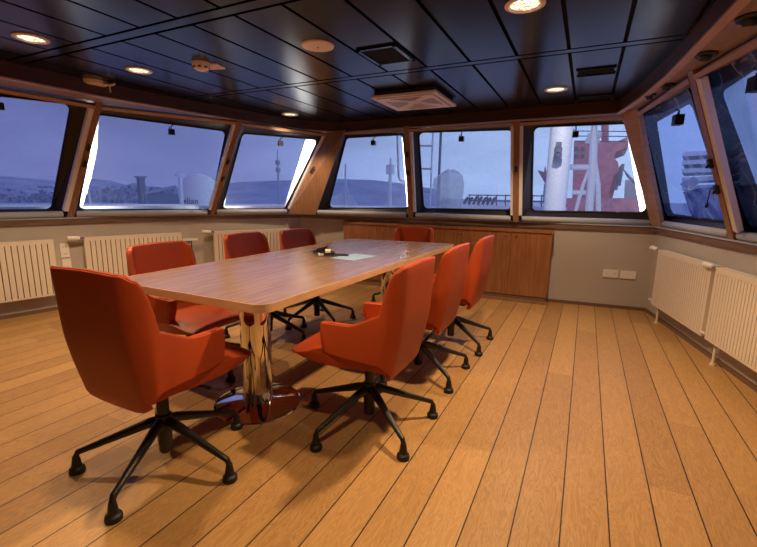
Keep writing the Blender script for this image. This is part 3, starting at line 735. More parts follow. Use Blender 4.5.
# ------------------------------------------------------------------ chairs
def smoothstep(a, b, x):
    t = max(0, min(1, (x-a)/(b-a))); return t*t*(3-2*t)
def chair_shell_bm():
    # plan path, arc-length parametrised: right arm front -> back -> left arm front
    hw, yf, yb, rc = .250, .150, -.245, .085
    path = []
    for k in range(9): path.append((hw, yf+(yb+rc-yf)*k/8, 'arm', k/8))
    for k in range(1, 9): a = k/8*PI/2; path.append((hw-rc+rc*math.cos(a), yb+rc-rc*math.sin(a), 'cor', k/8))
    for k in range(1, 5): path.append(((hw-rc)*(1-k/4), yb, 'back', k/4))
    path = path+[(-x, y, t, f) for x, y, t, f in path[-2::-1]]
    N = len(path); R = 14
    def top(i):
        x, y, t, f = path[i]
        if t == 'arm': return .598+.010*f+.075*smoothstep(.45, 1.15, f)
        if t == 'cor':
            s = smoothstep(-.38, .40, f); z = .598+(.872-.598)*s
            if f > .40: z = .872+.024*smoothstep(.40, .78, f)
            return z
        return .896+.005*f
    def bot(i):
        x, y, t, f = path[i]
        if t == 'arm': return .455-.030*f
        if t == 'cor': return .425-.050*f-.025*f*f
        return .350-.044*f*(2-f)
    bm = BM(); inner = []; outer_ = []
    for i in range(N):
        x, y, t, f = path[i]; ca, cb = [], []
        # outward normal in plan
        x0, y0 = path[max(i-1, 0)][:2]; x1, y1 = path[min(i+1, N-1)][:2]
        tn = Vector((x1-x0, y1-y0)).normalized(); nn = Vector((-tn.y, tn.x)); nn = -nn if nn.dot(Vector((x, y+.0))) < 0 and t != 'back' else nn
        if t == 'back': nn = Vector((0, -1))
        zt, zb = top(i), bot(i)
        for r in range(R+1):
            v = r/R; z = zb+(zt-zb)*v
            lean = -.030*max(0, (z-.40)/.5)*(1 if t != 'arm' else .45*f**2)
            flare = 1+(.05*(z-.4)/.5 if t != 'arm' else .02)
            if t == 'arm': fl = -.012*max(0, (z-.5)/.13)*(1-f); px_, py_ = x+math.copysign(fl, x)*-1, y-.03*max(0, (.55-z)/.15)*(1-f)**3
            else: px_, py_ = x, y
            # tuck in the bottom rim
            k = 1 if t != 'arm' else f*f
            tuck = k*(.042*max(0, (.66-z)/.30)**1.5+.026*max(0, (.385-z)/.07)**2)+(.006 if t == 'arm' else 0)
            p = Vector((px_-nn.x*tuck, py_+lean-nn.y*tuck, z))
            th = .034 if t != 'arm' else .034+.010*(1-f)
            ca.append(p); cb.append(p-Vector((nn.x, nn.y, 0))*th)
        outer_.append(ca); inner.append(cb)
    vo = [[bm.verts.new(p) for p in c] for c in outer_]; vi = [[bm.verts.new(p) for p in c] for c in inner]
    for i in range(N-1):
        for r in range(R):
            bm.faces.new((vo[i][r], vo[i+1][r], vo[i+1][r+1], vo[i][r+1])); bm.faces.new((vi[i][r], vi[i][r+1], vi[i+1][r+1], vi[i+1][r]))
        bm.faces.new((vo[i][R], vo[i+1][R], vi[i+1][R], vi[i][R])); bm.faces.new((vo[i][0], vi[i][0], vi[i+1][0], vo[i+1][0]))
    for i in (0, N-1):
        for r in range(R): bm.faces.new((vo[i][r], vo[i][r+1], vi[i][r+1], vi[i][r]))
    # top rim for the piping
    rim = [(outer_[i][R]*.75+inner[i][R]*.25)+Vector((0, 0, .0005)) for i in range(N)]
    bmesh.ops.recalc_face_normals(bm, faces=bm.faces)
    rimset = []
    for e in bm.edges:
        if len(e.link_faces) == 2 and e.calc_face_angle(0) > math.radians(55): rimset.append(e)
    bmesh.ops.bevel(bm, geom=rimset, offset=.011, segments=3, affect='EDGES', profile=.5, clamp_overlap=True)
    return bm, rim
def seat_bm():
    bm = BM(); nx, ny = 12, 14; topv, botv = [], []
    for j in range(ny+1):
        f = j/ny; y = -.175+f*.515
        rt, rb = [], []
        for i in range(nx+1):
            g = i/nx*2-1; wdt = .186+.068*smoothstep(.12, .72, f)-.035*max(0, (f-.8)/.2)**2
            x = g*wdt
            crown = .012*(1-g*g)-.010*abs(g)**6
            zt = .470+crown-.040*smoothstep(.62, 1, f)**1.3-.012*math.sin(f*PI)*.6
            zb = .376+.036*smoothstep(.3, 1.0, f)
            rt.append(Vector((x, y, zt))); rb.append(Vector((x*.97, y*(.985 if f > .5 else 1), zb)))
        topv.append([bm.verts.new(p) for p in rt]); botv.append([bm.verts.new(p) for p in rb])
    for j in range(ny):
        for i in range(nx):
            bm.faces.new((topv[j][i], topv[j][i+1], topv[j+1][i+1], topv[j+1][i])); bm.faces.new((botv[j][i], botv[j+1][i], botv[j+1][i+1], botv[j][i+1]))
        for i in (0, nx): bm.faces.new((topv[j][i], topv[j+1][i], botv[j+1][i], botv[j][i]))
    for j in (0, ny):
        for i in range(nx): bm.faces.new((topv[j][i], topv[j][i+1], botv[j][i+1], botv[j][i]))
    bmesh.ops.recalc_face_normals(bm, faces=bm.faces)
    es = [e for e in bm.edges if len(e.link_faces) == 2 and e.calc_face_angle(0) > math.radians(50)]
    bmesh.ops.bevel(bm, geom=es, offset=.014, segments=3, affect='EDGES', profile=.5, clamp_overlap=True)
    return bm
def make_chair():
    root = empty('swivel_chair', (0, 0, 0))
    bm, rim = chair_shell_bm(); sh = obj('backrest_shell', bm, M['leather'], root, auto=50)
    bm = BM(); tube(bm, [p for p in rim[1:-1]], .004, 6); obj('piping', bm, M['leather'], sh, smooth=True)
    obj('seat', seat_bm(), M['leather'], root, auto=50)
    bm = BM(); box(bm, (-.10, -.13, .345), (.10, .12, .379)); bevel(bm, .012, 2); tube(bm, [(.08, .03, .358), (.2, .05, .362), (.235, .055, .36)], [.006, .006, .009], 8); obj('tilt_mechanism', bm, M['black'], root)
    bm = BM(); lathe(bm, [(0, .35), (.026, .35), (.026, .235), (.034, .230), (.036, .15), (.030, .14), (.028, .055), (.024, .05), (0, .05)], n=24); obj('gas_column', bm, M['black'], root, auto=40)
    for k in range(5):
        a = PI/2+k*2*PI/5; d = Vector((math.cos(a), math.sin(a), 0))
        bm = BM(); tube(bm, [d*.02+Vector((0, 0, .200)), d*.06+Vector((0, 0, .193)), d*.31+Vector((0, 0, .106)), d*.345+Vector((0, 0, .094)), d*.355+Vector((0, 0, .075))], [.024, .022, .0130, .0125, .011], 12)
        lg = obj('leg', bm, M['black'], root, auto=40)
        bm = BM(); lathe(bm, [(0, .078), (.013, .078), (.018, .045), (.020, .030), (.029, .022), (.031, .010), (.029, 0), (0, 0)], center=d*.355, n=20); obj('glide', bm, M['rubber'], lg, auto=35)
    return root
def copy_tree(o, parent=None):
    c = o.copy(); C.objects.link(c)
    if parent: c.parent = parent
    for ch in list(o.children): copy_tree(ch, c)
    return c
CH = [  # x, y, base facing (deg), swivel of the upper part, seat height offset, label
    (-1.60, 1.11, 77, 15, .02, 'orange leather swivel chair at the near end of the table, back to the camera'),
    (-.94, 1.83, 180, 0, 0, 'orange leather swivel chair on the right side of the table nearest the camera'),
    (-.95, 2.58, 180, 0, 0, 'orange leather swivel chair in the middle of the right side of the table'),
    (-.925, 3.285, 180, 0, 0, 'orange leather swivel chair on the right side of the table nearest the cabinet'),
    (-2.32, 1.85, 0, 0, -.04, 'orange leather swivel chair on the left side of the table nearest the camera'),
    (-2.33, 2.65, 0, 0, -.03, 'orange leather swivel chair in the middle of the left side of the table'),
    (-2.236, 3.22, -29, 26, -.03, 'orange leather swivel chair farthest along the left side of the table, turned sideways'),
    (-1.74, 4.22, -90, 0, -.045, 'orange leather swivel chair at the far end of the table before the cabinet'),
]
proto = make_chair(); bpy.context.view_layer.update()
chairs = [proto]+[copy_tree(proto) for _ in CH[1:]]
for o, (x, y, a, sw, dz, lb) in zip(chairs, CH):
    o.location = (x, y, 0); o.rotation_euler = (0, 0, math.radians(a-90))
    for ch in o.children:
        if ch.name.split('.')[0] in ('backrest_shell', 'seat', 'tilt_mechanism'): ch.rotation_euler.z = math.radians(sw); ch.location.z = dz
    tag(o, lb, 'chair', 'orange swivel chairs around the meeting table')

# ------------------------------------------------------------------ outside
M['hill'] = mat('hazy_hill', (.36, .39, .58), .95, noise=.18, nscale=.02, spec=0)  # distance haze is mixed into this base colour
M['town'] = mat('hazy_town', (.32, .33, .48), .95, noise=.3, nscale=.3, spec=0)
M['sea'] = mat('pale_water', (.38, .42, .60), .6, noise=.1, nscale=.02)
M['deck'] = mat('snowy_deck', (.78, .80, .86), .8, noise=.05, nscale=2)
M['shipwhite'] = mat('ship_white_paint', (.72, .74, .80), .5)
M['shipgrey'] = mat('ship_grey_paint', (.42, .45, .55), .5)
M['shipred'] = mat('ship_red_paint', (.50, .17, .20), .6, noise=.25, nscale=3)
M['darkmetal'] = mat('dark_marine_metal', (.10, .11, .16), .6)
M['navy'] = mat('navy_hull', (.06, .10, .32), .5)
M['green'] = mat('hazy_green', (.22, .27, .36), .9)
def far(u, v, d): return at_dist(u, v, d)
def hill(name, pts, d, z0, depth, mk, label):
    """pts = skyline (u, v); solid ridge at distance d"""
    bm = BM(); rows = []
    for t, s in ((0, .0), (.25, .45), (.5, .8), (.75, 1.), (1.0, .85)):
        row = []
        for (u, v) in pts:
            p = far(u, v, d); dr = Vector((p.x, p.y, 0)).normalized(); zz = z0+(p.z-z0)*s*(1+random.uniform(-.05, .05)*(0 < t < .75))
            q = Vector((p.x, p.y, 0))+dr*depth*(t-.75); row.append(bm.verts.new((q.x, q.y, zz)))
        rows.append(row)
    for a, b in zip(rows, rows[1:]):
        for i in range(len(pts)-1): bm.faces.new((a[i], a[i+1], b[i+1], b[i]))
    base = [bm.verts.new((v.co.x, v.co.y, z0-1)) for v in rows[-1]]
    for i in range(len(pts)-1): bm.faces.new((rows[-1][i], rows[-1][i+1], base[i+1], base[i]))
    return bm
sk = [(-160, 170), (-60, 172), (0, 176), (25, 178), (60, 181), (84, 181), (95, 179), (112, 181), (125, 185), (133, 183), (148, 186), (165, 188), (200, 188), (240, 182), (262, 181), (300, 180), (340, 179), (372, 180), (400, 183), (440, 190)]
SEA = -14
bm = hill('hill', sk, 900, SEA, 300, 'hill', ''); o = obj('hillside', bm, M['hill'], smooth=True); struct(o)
# town houses
bm = BM()
for k in range(420):
    u = random.uniform(-60, 175); f = random.random(); d = 640+f*150; v = 203-f*16+random.uniform(-1, 1)
    p = far(u, v, d); w = random.uniform(3, 8); h = random.uniform(2.5, 6)
    box(bm, (-w/2, -w/2, -h*3), (w/2, w/2, h/2), mtx=Matrix.Translation(p) @ Matrix.Rotation(random.random()*PI, 4, 'Z'))
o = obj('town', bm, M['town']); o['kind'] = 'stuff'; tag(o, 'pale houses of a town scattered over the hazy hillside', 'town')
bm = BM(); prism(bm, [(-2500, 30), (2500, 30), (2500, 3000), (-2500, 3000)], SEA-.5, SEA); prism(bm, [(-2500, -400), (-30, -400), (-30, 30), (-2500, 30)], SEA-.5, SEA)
o = obj('water', bm, M['sea']); o['kind'] = 'structure'
# white bulwark just outside the windows
bm = BM(); pts = [off_out(Vector((p.x, p.y, 0)), .55) for p in P[1:6]]
poly_wall(bm, pts, .55, 1.02, 1.0); o = struct(obj('trim_18', bm, M['deck']))

def mast(u, v0, v1, d, r, label, name='mast', mk='shipwhite', extras=()):
    b, t = far(u, v1, d), far(u, v0, d); t = Vector((b.x, b.y, t.z)); b.z -= 1.5*d/20
    root = empty(name, b); bm = BM(); tube(bm, [Vector((0, 0, 0)), (t-b)*.7, t-b], [r, r*.8, r*.35], 10); obj('pole', bm, M[mk], root, auto=40)
    rt = RX @ Vector((1, 0, 0)); rt = Vector((rt.x, rt.y, 0)).normalized()
    for f, w in extras:
        bm = BM(); c = (t-b)*f; bar(bm, c-rt*w, c+rt*w, r*.6, r*.6); box(bm, (-r*1.4, -r*1.4, -r*2), (r*1.4, r*1.4, r*2), mtx=Matrix.Translation(c)); obj('crosstree', bm, M[mk], root)
    tag(root, label, 'mast'); return root
mast(90.5, 166, 206, 60, .12, 'thin white sailing mast at the left end of the window with the dome', extras=((.86, .6),))
mast(279, 150, 206, 45, .12, 'slim grey mast with instruments in the narrow left window', mk='shipgrey', extras=((.78, .3), (.86, .25)))
mast(389.5, 158, 207, 30, .16, 'white mast with a dark lantern in the narrow front window', extras=((.86, .12),))
# gantry tower
p = far(143, 206, 400); root = empty('tower', (p.x, p.y, SEA)); bm = BM(); hh = far(143, 178, 400).z-SEA; wq = 2.3
for sx in (-1, 1):
    for sy in (-1, 1): tube(bm, [(sx*wq*.7, sy*wq*.7, 0), (sx*wq*.7, sy*wq*.7, hh)], .9, 8)
for k in range(5): box(bm, (-wq*.8, -wq*.8, hh*.4+k*hh*.11), (wq*.8, wq*.8, hh*.4+k*hh*.11+1.2))
obj('trestle', bm, M['green'], root); bm = BM(); box(bm, (-wq*1.4, -wq*1.4, hh), (wq*1.4, wq*1.4, hh+1.4)); obj('cap', bm, M['town'], root)
tag(root, 'square dark tower with a pale flat cap on the far quay', 'tower')
# warehouse
p0, p1 = far(148, 206, 260), far(180, 206, 260); root = empty('warehouse', ((p0+p1)/2).xy.to_3d()+Vector((0, 0, SEA)))
dvec = (p1-p0); L_ = dvec.length; root.rotation_euler.z = math.atan2(dvec.y, dvec.x); he = far(164, 194, 260).z-SEA; hr = far(168, 187, 260).z-SEA
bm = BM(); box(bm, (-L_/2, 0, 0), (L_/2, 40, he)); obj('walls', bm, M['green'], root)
bm = BM()
hexa(bm, [Vector(q) for q in ((-L_/2-1, -1, he-.5), (L_*.36, -1, hr-.5), (L_*.36, 41, hr-.5), (-L_/2-1, 41, he-.5), (-L_/2-1, -1, he+1), (L_*.36, -1, hr+1), (L_*.36, 41, hr+1), (-L_/2-1, 41, he+1))]); obj('roof', bm, M['shipgrey'], root)
tag(root, 'dark green warehouse with a slanted roof on the quay', 'building')
# white vent pipe and radome
b = far(182, 208, 14); t = far(181, 173, 14); root = empty('vent_pipe', (b.x, b.y, b.z-2)); hz = t.z-b.z+2
bm = BM(); lathe(bm, [(.075, 0), (.075, hz*.55), (.06, hz*.56), (.055, hz-.12), (0, hz-.12)], n=16); obj('pipe', bm, M['shipwhite'], root, auto=40)
bm = BM(); lathe(bm, [(0, hz), (.10, hz-.02), (.135, hz-.06), (.13, hz-.09), (0, hz-.09)], n=20); obj('cap', bm, M['shipwhite'], root, auto=40)
tag(root, 'white vent pipe with a mushroom cap beside the dome', 'vent pipe')
c = far(199.5, 193.5, 16); rr = 17.5/FPX*16
root = empty('radome', c); bm = BM(); lathe(bm, [(rr*math.sin(k/24*PI), rr*math.cos(k/24*PI)) for k in range(25)], n=48); dome = obj('dome', bm, M['fin'], root, smooth=True)
bm = BM(); lathe(bm, [(rr*.45, -rr*.88), (rr*.4, -rr*1.2), (.3, -rr*1.3), (.3, -4)], n=24); obj('pedestal', bm, M['shipwhite'], root, auto=40)
tag(root, 'big white radar dome filling the right side of the second left window', 'radar dome')
# lettering on the dome
cu = bpy.data.curves.new('dome_lettering', 'FONT'); cu.body = 'elian'; cu.size = 7.6/FPX*16*1.05; cu.extrude = 0
tmp = bpy.data.objects.new('tmp_text', cu); C.objects.link(tmp); bpy.context.view_layer.update()
me = bpy.data.meshes.new_from_object(tmp.evaluated_get(bpy.context.evaluated_depsgraph_get())); bpy.data.objects.remove(tmp)
pa = far(182.6, 204.4, 15); rt = RX @ Vector((1, 0, 0)); rt = Vector((rt.x, rt.y, 0)).normalized()
for vtx in me.vertices:
    q = pa+rt*vtx.co.x*.92+Vector((0, 0, 1))*vtx.co.y
    r = (q-CAM).normalized(); oc = CAM-c; bq = r.dot(oc); disc = bq*bq-(oc.length_squared-(rr*1.03)**2)
    tt = -bq-math.sqrt(max(disc, 0)) if disc > 0 else (c-CAM).length-.3
    vtx.co = CAM+r*tt-c
link('lettering', me, M['rubber'], root)

bm = BM(); prism(bm, [(-4.5, 5.7), (.9, 5.95), (3.6, 13.5), (-8, 13.5)], -.45, -.4); struct(obj('outer_deck', bm, M['deck']))
# ladder, hoop pipe and covered machine outside the front windows
def vline(u, v, d): return far(u, v, d)
D = 7.5
root = empty('ladder', far(421, 212, D)); iv = Matrix.Translation(-root.location)
bm = BM(); a, b = far(433.5, 118, D), far(433.5, 215, D); b = Vector((a.x, a.y, b.z-.3)); tube(bm, [iv @ a, iv @ b], .016, 10); obj('stile', bm, M['shipwhite'], root, auto=40)
a2 = far(413, 118, D); b.z = -.4; b2 = Vector((a2.x, a2.y, b.z))
bm = BM(); tube(bm, [iv @ a2, iv @ b2], .016, 10); obj('stile', bm, M['shipwhite'], root, auto=40)
for v in (124, 146, 169, 192):
    q = far(433.5, v, D); f = (a.z-q.z)/(a.z-b.z); bm = BM(); bar(bm, iv @ (a2+(b2-a2)*f), iv @ (a+(b-a)*f), .05, .03); obj('rung', bm, M['shipgrey'], root)
tag(root, 'white ladder with grey rungs outside the second front window', 'ladder')
root = empty('bent_pipe', far(441.5, 215, D+.6)); iv = Matrix.Translation(-root.location)
bm = BM(); a = far(441.5, 118, D+.6); b = far(441.5, 181, D+.6); tube(bm, [iv @ a, iv @ Vector((a.x, a.y, -.4))], .024, 10)
root2 = obj('pipe', bm, M['darkmetal'], root, auto=40); tag(root, 'straight dark vertical pipe behind the ladder outside the second front window', 'pipe')
root = empty('hoop_pipe', far(399, 215, D)); iv = Matrix.Translation(-root.location)
q = [far(397, 118, D), far(398.5, 176, D), far(400, 180.5, D), far(404, 181.5, D), far(410, 181.5, D)]
bm = BM(); tube(bm, [iv @ p for p in q], .02, 10); obj('pipe', bm, M['shipgrey'], root, smooth=True); tag(root, 'grey pipe bent into a hoop outside the narrow front window', 'pipe')
# plastic-wrapped machine
M['plastic'] = mat('clear_plastic_wrap', (.60, .65, .75), .3, noise=.15, nscale=9, spec=.7)
nt_ = M['plastic'].node_tree; tr_ = nt_.nodes.new('ShaderNodeBsdfTransparent'); mx_ = nt_.nodes.new('ShaderNodeMixShader'); mx_.inputs[0].default_value = .5
nt_.links.new(tr_.outputs[0], mx_.inputs[1]); nt_.links.new(nt_.nodes['Principled BSDF'].outputs[0], mx_.inputs[2]); nt_.links.new(mx_.outputs[0], nt_.nodes['Material Output'].inputs[0])
c = far(448, 206, 6.9); root = empty('covered_machine', (c.x, c.y, c.z-.15))
bm = BM(); prof = [(.24, -.1), (.20, .1), (.21, .35), (.235, .50), (.215, .60), (.13, .67), (.05, .70), (0, .705)]
n = 40; rings = []
for r, z in prof:
    rings.append([bm.verts.new(((r*(1+.10*math.sin(5*a+z*6)+.06*math.sin(11*a+z*5)))*math.cos(a), (r*(1+.10*math.sin(5*a+z*6)+.06*math.sin(13*a)))*math.sin(a), z+(.03*math.sin(3*a) if r > 0 else 0))) for a in [2*PI*k/n for k in range(n)]])
for a_, b_ in zip(rings, rings[1:]):
    for k in range(n): bm.faces.new((a_[k], a_[(k+1) % n], b_[(k+1) % n], b_[k]))
obj('plastic_cover', bm, M['plastic'], root, smooth=True)
bm = BM(); lathe(bm, [(.14, -.4-c.z+.15), (.14, -.1), (0, -.1)], n=16); obj('pedestal', bm, M['shipwhite'], root)
tag(root, 'deck machine wrapped in wrinkled clear plastic outside the second front window', 'machine')
DECKZ = far(455, 203.5, 20).z
# foredeck rail with red gear
root = empty('deck_railing', far(488, 208, 16)); iv = Matrix.Translation(-root.location); bm = BM()
for v in (195, 200.5): tube(bm, [iv @ far(468, v, 16), iv @ far(560, v+1.2, 16)], .02, 8)
obj('rail', bm, M['darkmetal'], root, auto=40)
for u in range(470, 556, 9):
    q = far(u, 202, 16.6); q.z = DECKZ+.01
    bm = BM(); tube(bm, [iv @ q, iv @ far(u-1, 202, 16), iv @ far(u, 194.5, 16)], .022, 8); obj('stanchion', bm, M['darkmetal'], root)
tag(root, 'thin railing along the snowy foredeck of the next ship', 'railing')
root = empty('mooring_gear', far(478, 208, 18)); iv = Matrix.Translation(-root.location); bm = BM()
for k in range(7):
    u = 464+k*4.6; q = far(u, 204, 18); q.z = DECKZ+.01; tube(bm, [iv @ q, iv @ far(u+2.5, 199, 18), iv @ far(u+4.5, 196+random.random()*2, 18)], .06, 8)
obj('winch_drum', bm, mat('dull_red_gear', (.22, .08, .13), .6), root, auto=40)
tag(root, 'row of dull red deck gear on the snowy foredeck', 'deck gear')
bm = BM(); a, b = far(455, 203.5, 20), far(556, 205, 20)
dr = Vector((a.x+b.x, a.y+b.y, 0)).normalized()
hexa(bm, [Vector((q.x, q.y, z))+dr*k for z in (a.z-3, a.z) for q, k in ((a, -3.5), (b, -3.5), (b, 8), (a, 8))]); o = obj('snowy_foredeck', bm, M['deck']); tag(o, 'snow covered foredeck of the next ship outside the second front window', 'deck')

# crane post, A-frame and red ship outside the third front window
def slab(bm, px, d, thick, mi=0):
    a = [far(u, v, d) for u, v in px]; dr = Vector((sum(q.x for q in a), sum(q.y for q in a), 0)).normalized()
    va = [bm.verts.new(q) for q in a]; vb = [bm.verts.new(q+dr*thick) for q in a]; n = len(a)
    bm.faces.new(va).material_index = mi; bm.faces.new(vb[::-1]).material_index = mi
    for i in range(n): bm.faces.new((va[i], vb[i], vb[(i+1) % n], va[(i+1) % n])).material_index = mi
rs = empty('red_ship', far(610, 200, 28)); iv = Matrix.Translation(-rs.location)
def part(name, fn, mk):
    bm = BM(); fn(bm); bmesh.ops.transform(bm, matrix=iv, verts=bm.verts); return obj(name, bm, M[mk], rs)
part('superstructure', lambda bm: slab(bm, [(574, 141), (616, 142), (630, 135.5), (628, 147), (616, 152), (614, 158), (618, 162), (619.5, 170), (616, 185), (612, 200), (572, 202)], 28, 5), 'shipred')
part('bulwark', lambda bm: slab(bm, [(566, 198), (648, 198), (662, 225), (560, 225)], 27, 3), 'shipred')
part('top_rail', lambda bm: [tube(bm, [far(575, v, 28), far(634, v+.5, 28)], .03, 6) for v in (131, 136, 141)], 'darkmetal')
part('funnel_pole', lambda bm: [tube(bm, [far(u, 118, 28.5), far(u, 143, 28.5)], .12, 10) for u in (603.5, 606.5)], 'shipred')
part('derrick', lambda bm: [tube(bm, [far(619, 186, 27), far(623, 164, 27)], .08, 8), tube(bm, [far(616, 190, 27), far(621, 166, 27), far(628, 176, 27), far(636, 184, 27), far(644, 188, 27)], .07, 8)], 'darkmetal')
part('deckhouse', lambda bm: slab(bm, [(625, 180), (650, 180), (654, 198), (624, 198)], 31, 3), 'shipgrey')
part('window', lambda bm: [slab(bm, [(575+k*6, 147+r*7), (578.5+k*6, 147+r*7), (578.5+k*6, 151+r*7), (575+k*6, 151+r*7)], 27.9, .2) for k in range(2) for r in range(2)], 'darkmetal')
tag(rs, 'red ship with a flared bow moored outside the third front window', 'ship')
root = empty('crane_post', far(562, 215, 9.5)); iv = Matrix.Translation(-root.location)
bm = BM(); a = far(564.5, 100, 9.5); tube(bm, [iv @ Vector((a.x, a.y, -.4)), iv @ a], .215, 32); obj('post', bm, M['shipwhite'], root, auto=40)
bm = BM(); tube(bm, [iv @ far(549.5, 144.5, 9.4), iv @ far(561, 144.5, 9.4)], .015, 8); obj('arm', bm, M['shipgrey'], root)
bm = BM(); q = far(558, 153, 9.2)
for k, (dz, r) in enumerate(((.16, .05), (.06, .06), (-.05, .055), (-.15, .06))): box(bm, (-r, -r, -.045), (r, r, .045), mtx=Matrix.Translation((iv @ q)+Vector((0, 0, dz))) @ Matrix.Rotation(.3*k, 4, 'Z'))
obj('exterior_lamp', bm, M['darkmetal'], root)
tag(root, 'thick white steel post with dark lamps outside the third front window', 'post')
root = empty('aframe', far(592, 212, 12)); root.name = 'lattice_mast'; iv = Matrix.Translation(-root.location)
for nm, pp, r in (('upright', [(594.5, 118), (593.8, 140), (592.2, 175), (589, 222)], (.05, .09, .10, .10)), ('brace', [(593.5, 158), (583, 185), (566, 219)], (.04, .045, .045)), ('brace', [(594.5, 158), (598, 185), (604, 222)], (.05, .06, .06)), ('crossbar', [(570, 167.2), (592, 167.2)], (.07, .07)), ('crossbar', [(572, 192.5), (586, 192.5)], (.06, .06))):
    bm = BM()
    qq = [far(u, v, 12) for u, v in pp]
    if nm != 'crossbar': qq[-1].z = -.4
    tube(bm, [iv @ q for q in qq], list(r), 12); obj(nm, bm, M['shipwhite'], root, auto=40)
bm = BM()
for u, v in ((594.8, 126), (594.5, 131), (590, 136), (599, 135), (588, 141), (597, 141)): q = iv @ far(u, v, 12); box(bm, (-.06, -.06, -.06), (.06, .06, .06), mtx=Matrix.Translation(q))
obj('lamp', bm, M['shipgrey'], root)
tag(root, 'white braced mast with lamps standing in front of the red ship', 'mast')
root = empty('red_crane', far(545, 185, 40)); iv = Matrix.Translation(-root.location)
bm = BM(); slab(bm, [(538, 170), (544, 172), (545, 165), (547, 173), (555, 177), (553, 185), (546, 184)], 40, 3); bmesh.ops.transform(bm, matrix=iv, verts=bm.verts); obj('cab', bm, M['shipred'], root)
bm = BM(); q = far(550, 184, 41); tube(bm, [iv @ q, iv @ Vector((q.x, q.y, SEA))], .5, 8); obj('pedestal', bm, M['shipgrey'], root)
tag(root, 'small dull red crane far behind the thick white post', 'crane')
root = empty('distant_ship', far(350, 204, 70)); iv = Matrix.Translation(-root.location)
bm = BM(); slab(bm, [(330, 197), (340, 193), (352, 195), (358, 205), (330, 206)], 70, 6); bmesh.ops.transform(bm, matrix=iv, verts=bm.verts); obj('hull', bm, M['shipwhite'], root)
bm = BM(); tube(bm, [iv @ far(345, 205, 70), iv @ far(345.5, 164, 70)], .15, 8); tube(bm, [iv @ far(342, 204, 70), iv @ far(345.5, 180, 70)], .12, 6); tube(bm, [iv @ far(350, 204, 70), iv @ far(345.5, 180, 70)], .12, 6); obj('mast', bm, M['shipwhite'], root)
tag(root, 'small white ship with a tall mast in the narrow front window', 'ship')
# blue ship outside the right windows
root = empty('blue_ship', far(705, 205, 22)); iv = Matrix.Translation(-root.location)
bm = BM(); slab(bm, [(683, 192), (700, 188), (760, 184), (830, 186), (830, 240), (700, 232), (690, 212)], 22, 6); bmesh.ops.transform(bm, matrix=iv, verts=bm.verts); obj('hull', bm, M['navy'], root)
for k in range(5):
    v = 152+k*8.5; bm = BM(); slab(bm, [(682, v), (740, v-3), (740, v+1.5), (682, v+4.2)], 24-k*.1, 3); bmesh.ops.transform(bm, matrix=iv, verts=bm.verts); obj('deck_band', bm, M['shipgrey'], root)
bm = BM(); slab(bm, [(680, 184), (694, 176), (700, 182), (690, 190)], 21, 1.2); bmesh.ops.transform(bm, matrix=iv, verts=bm.verts); obj('lifeboat', bm, M['shipgrey'], root)
tag(root, 'blue hulled ship seen through the wet right window', 'ship')
# white hull fins beside the windows
def fin(win, px, dist, label, thick=.02):
    w = WIN[win]; n = w['n']; q = [at_plane(u, v, w['pl']+n*dist, n) for u, v in px]; ctr = sum(q, Vector())/len(q)
    bm = BM(); va = [bm.verts.new(p) for p in q]; vb = [bm.verts.new(p+n*thick) for p in q]; N = len(q)
    bm.faces.new(va); bm.faces.new(vb[::-1])
    for i in range(N): bm.faces.new((va[i], vb[i], vb[(i+1) % N], va[(i+1) % N]))
    o = obj('hull_fin', bm, M['fin']); tag(o, label, 'hull fin'); return ctr, n
FINS = [fin('window_2', [(84, 112), (99, 113), (97, 150), (91, 178), (80.5, 213), (66, 214)], .30, 'bright white hull fin at the left edge of the window with the dome'),
        fin('window_3', [(309.5, 128), (330, 128), (300, 212), (282.5, 212)], .30, 'bright white hull fin at the right edge of the narrow left window'),
        fin('window_3', [(232, 120), (243, 120), (222.5, 212), (212, 212)], .30, 'thin bright hull fin at the left edge of the narrow left window'),
        fin('window_4', [(401, 128), (412, 128), (418, 214), (407.8, 214)], .30, 'thin bright hull fin at the right edge of the narrow front window'),
        fin('window_6', [(624, 116), (640, 116), (662, 220), (641.5, 220)], .30, 'bright white hull fin at the right edge of the front window facing the red ship')]

# ------------------------------------------------------------------ light
W_ = bpy.data.worlds.new('dusk_sky'); bpy.context.scene.world = W_; W_.use_nodes = True; nt = W_.node_tree; L = nt.links.new
bg = nt.nodes['Background']
tc = nt.nodes.new('ShaderNodeTexCoord')
dt = nt.nodes.new('ShaderNodeVectorMath'); dt.operation = 'DOT_PRODUCT'; dt.inputs[1].default_value = (.62, .78, 0); L(tc.outputs['Generated'], dt.inputs[0])
r1 = nt.nodes.new('ShaderNodeValToRGB')
r1.color_ramp.elements[0].position = 0.0; r1.color_ramp.elements[0].color = (*lin((93, 101, 158)), 1)
r1.color_ramp.elements[1].position = 1.0; r1.color_ramp.elements[1].color = (*lin((166, 192, 235)), 1)
e = r1.color_ramp.elements.new(.35); e.color = (*lin((105, 116, 173)), 1)
e = r1.color_ramp.elements.new(.62); e.color = (*lin((142, 165, 216)), 1)
mr = nt.nodes.new('ShaderNodeMapRange'); mr.inputs[1].default_value = -.35; mr.inputs[2].default_value = 1.0; L(dt.outputs['Value'], mr.inputs[0]); L(mr.outputs[0], r1.inputs[0])
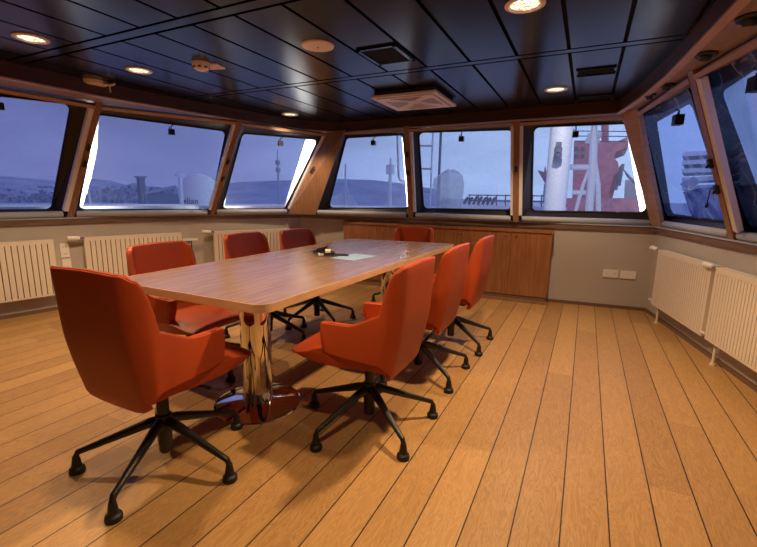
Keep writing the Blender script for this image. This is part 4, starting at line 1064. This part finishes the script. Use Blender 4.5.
nz = nt.nodes.new('ShaderNodeTexNoise'); nz.inputs['Scale'].default_value = 3.5; nz.inputs['Detail'].default_value = 5
mp = nt.nodes.new('ShaderNodeMapping'); mp.inputs['Scale'].default_value = (1, 1, 3.5); L(tc.outputs['Generated'], mp.inputs[0]); L(mp.outputs[0], nz.inputs['Vector'])
mr2 = nt.nodes.new('ShaderNodeMapRange'); mr2.inputs[1].default_value = .3; mr2.inputs[2].default_value = .7; mr2.inputs[3].default_value = 1.0; mr2.inputs[4].default_value = 1.35; L(nz.outputs['Fac'], mr2.inputs[0])
L(r1.outputs[0], bg.inputs[0]); L(mr2.outputs[0], bg.inputs[1])

def spot(loc, target, energy, col, size=math.radians(120), blend=.6, r=.05, name='lamp'):
    ld = bpy.data.lights.new(name, 'SPOT'); ld.energy = energy; ld.color = col; ld.spot_size = size; ld.spot_blend = blend; ld.shadow_soft_size = r
    lo = bpy.data.objects.new(name, ld); C.objects.link(lo); lo.location = loc
    lo.rotation_euler = (Vector(target)-Vector(loc)).to_track_quat('-Z', 'Y').to_euler(); return lo
WARM = (1, .68, .38)
E = dict(zip(range(5), (95, 70, 65, 160, 78)))
for k, p in enumerate(LIGHTS): spot((p.x, p.y, CEIL-.03), (p.x, p.y, 0), E[k], WARM, math.radians(125), .5, .05, 'downlight_lamp')
for x, y, e_ in ((-.37, .75, 52), (.95, .7, 10), (-1.7, .95, 72)): spot((x, y, CEIL-.03), (x, y, 0), e_, WARM, math.radians(125), .5, .05, 'downlight_lamp')
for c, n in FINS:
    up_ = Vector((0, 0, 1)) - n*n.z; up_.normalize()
    for sg in (-.42, -.22, -.02, .18, .38): spot(c+up_*sg-n*.12, c+up_*sg, 7, (1, .98, .95), math.radians(150), .5, .02, 'exterior_lamp')  # added unseen spots close in front of each fin, to whiten it
spot((-.3, 6.3, 3.6), (-.6, 11, 1.0), 380, (1, .96, .95), math.radians(95), .8, .1, 'deck_floodlight')
spot((3.5, 17, 7), far(605, 172, 28), 1500, (.88, .90, 1), math.radians(75), .8, .2, 'ship_fill_light')  # added unseen fill light that brightens the red ship
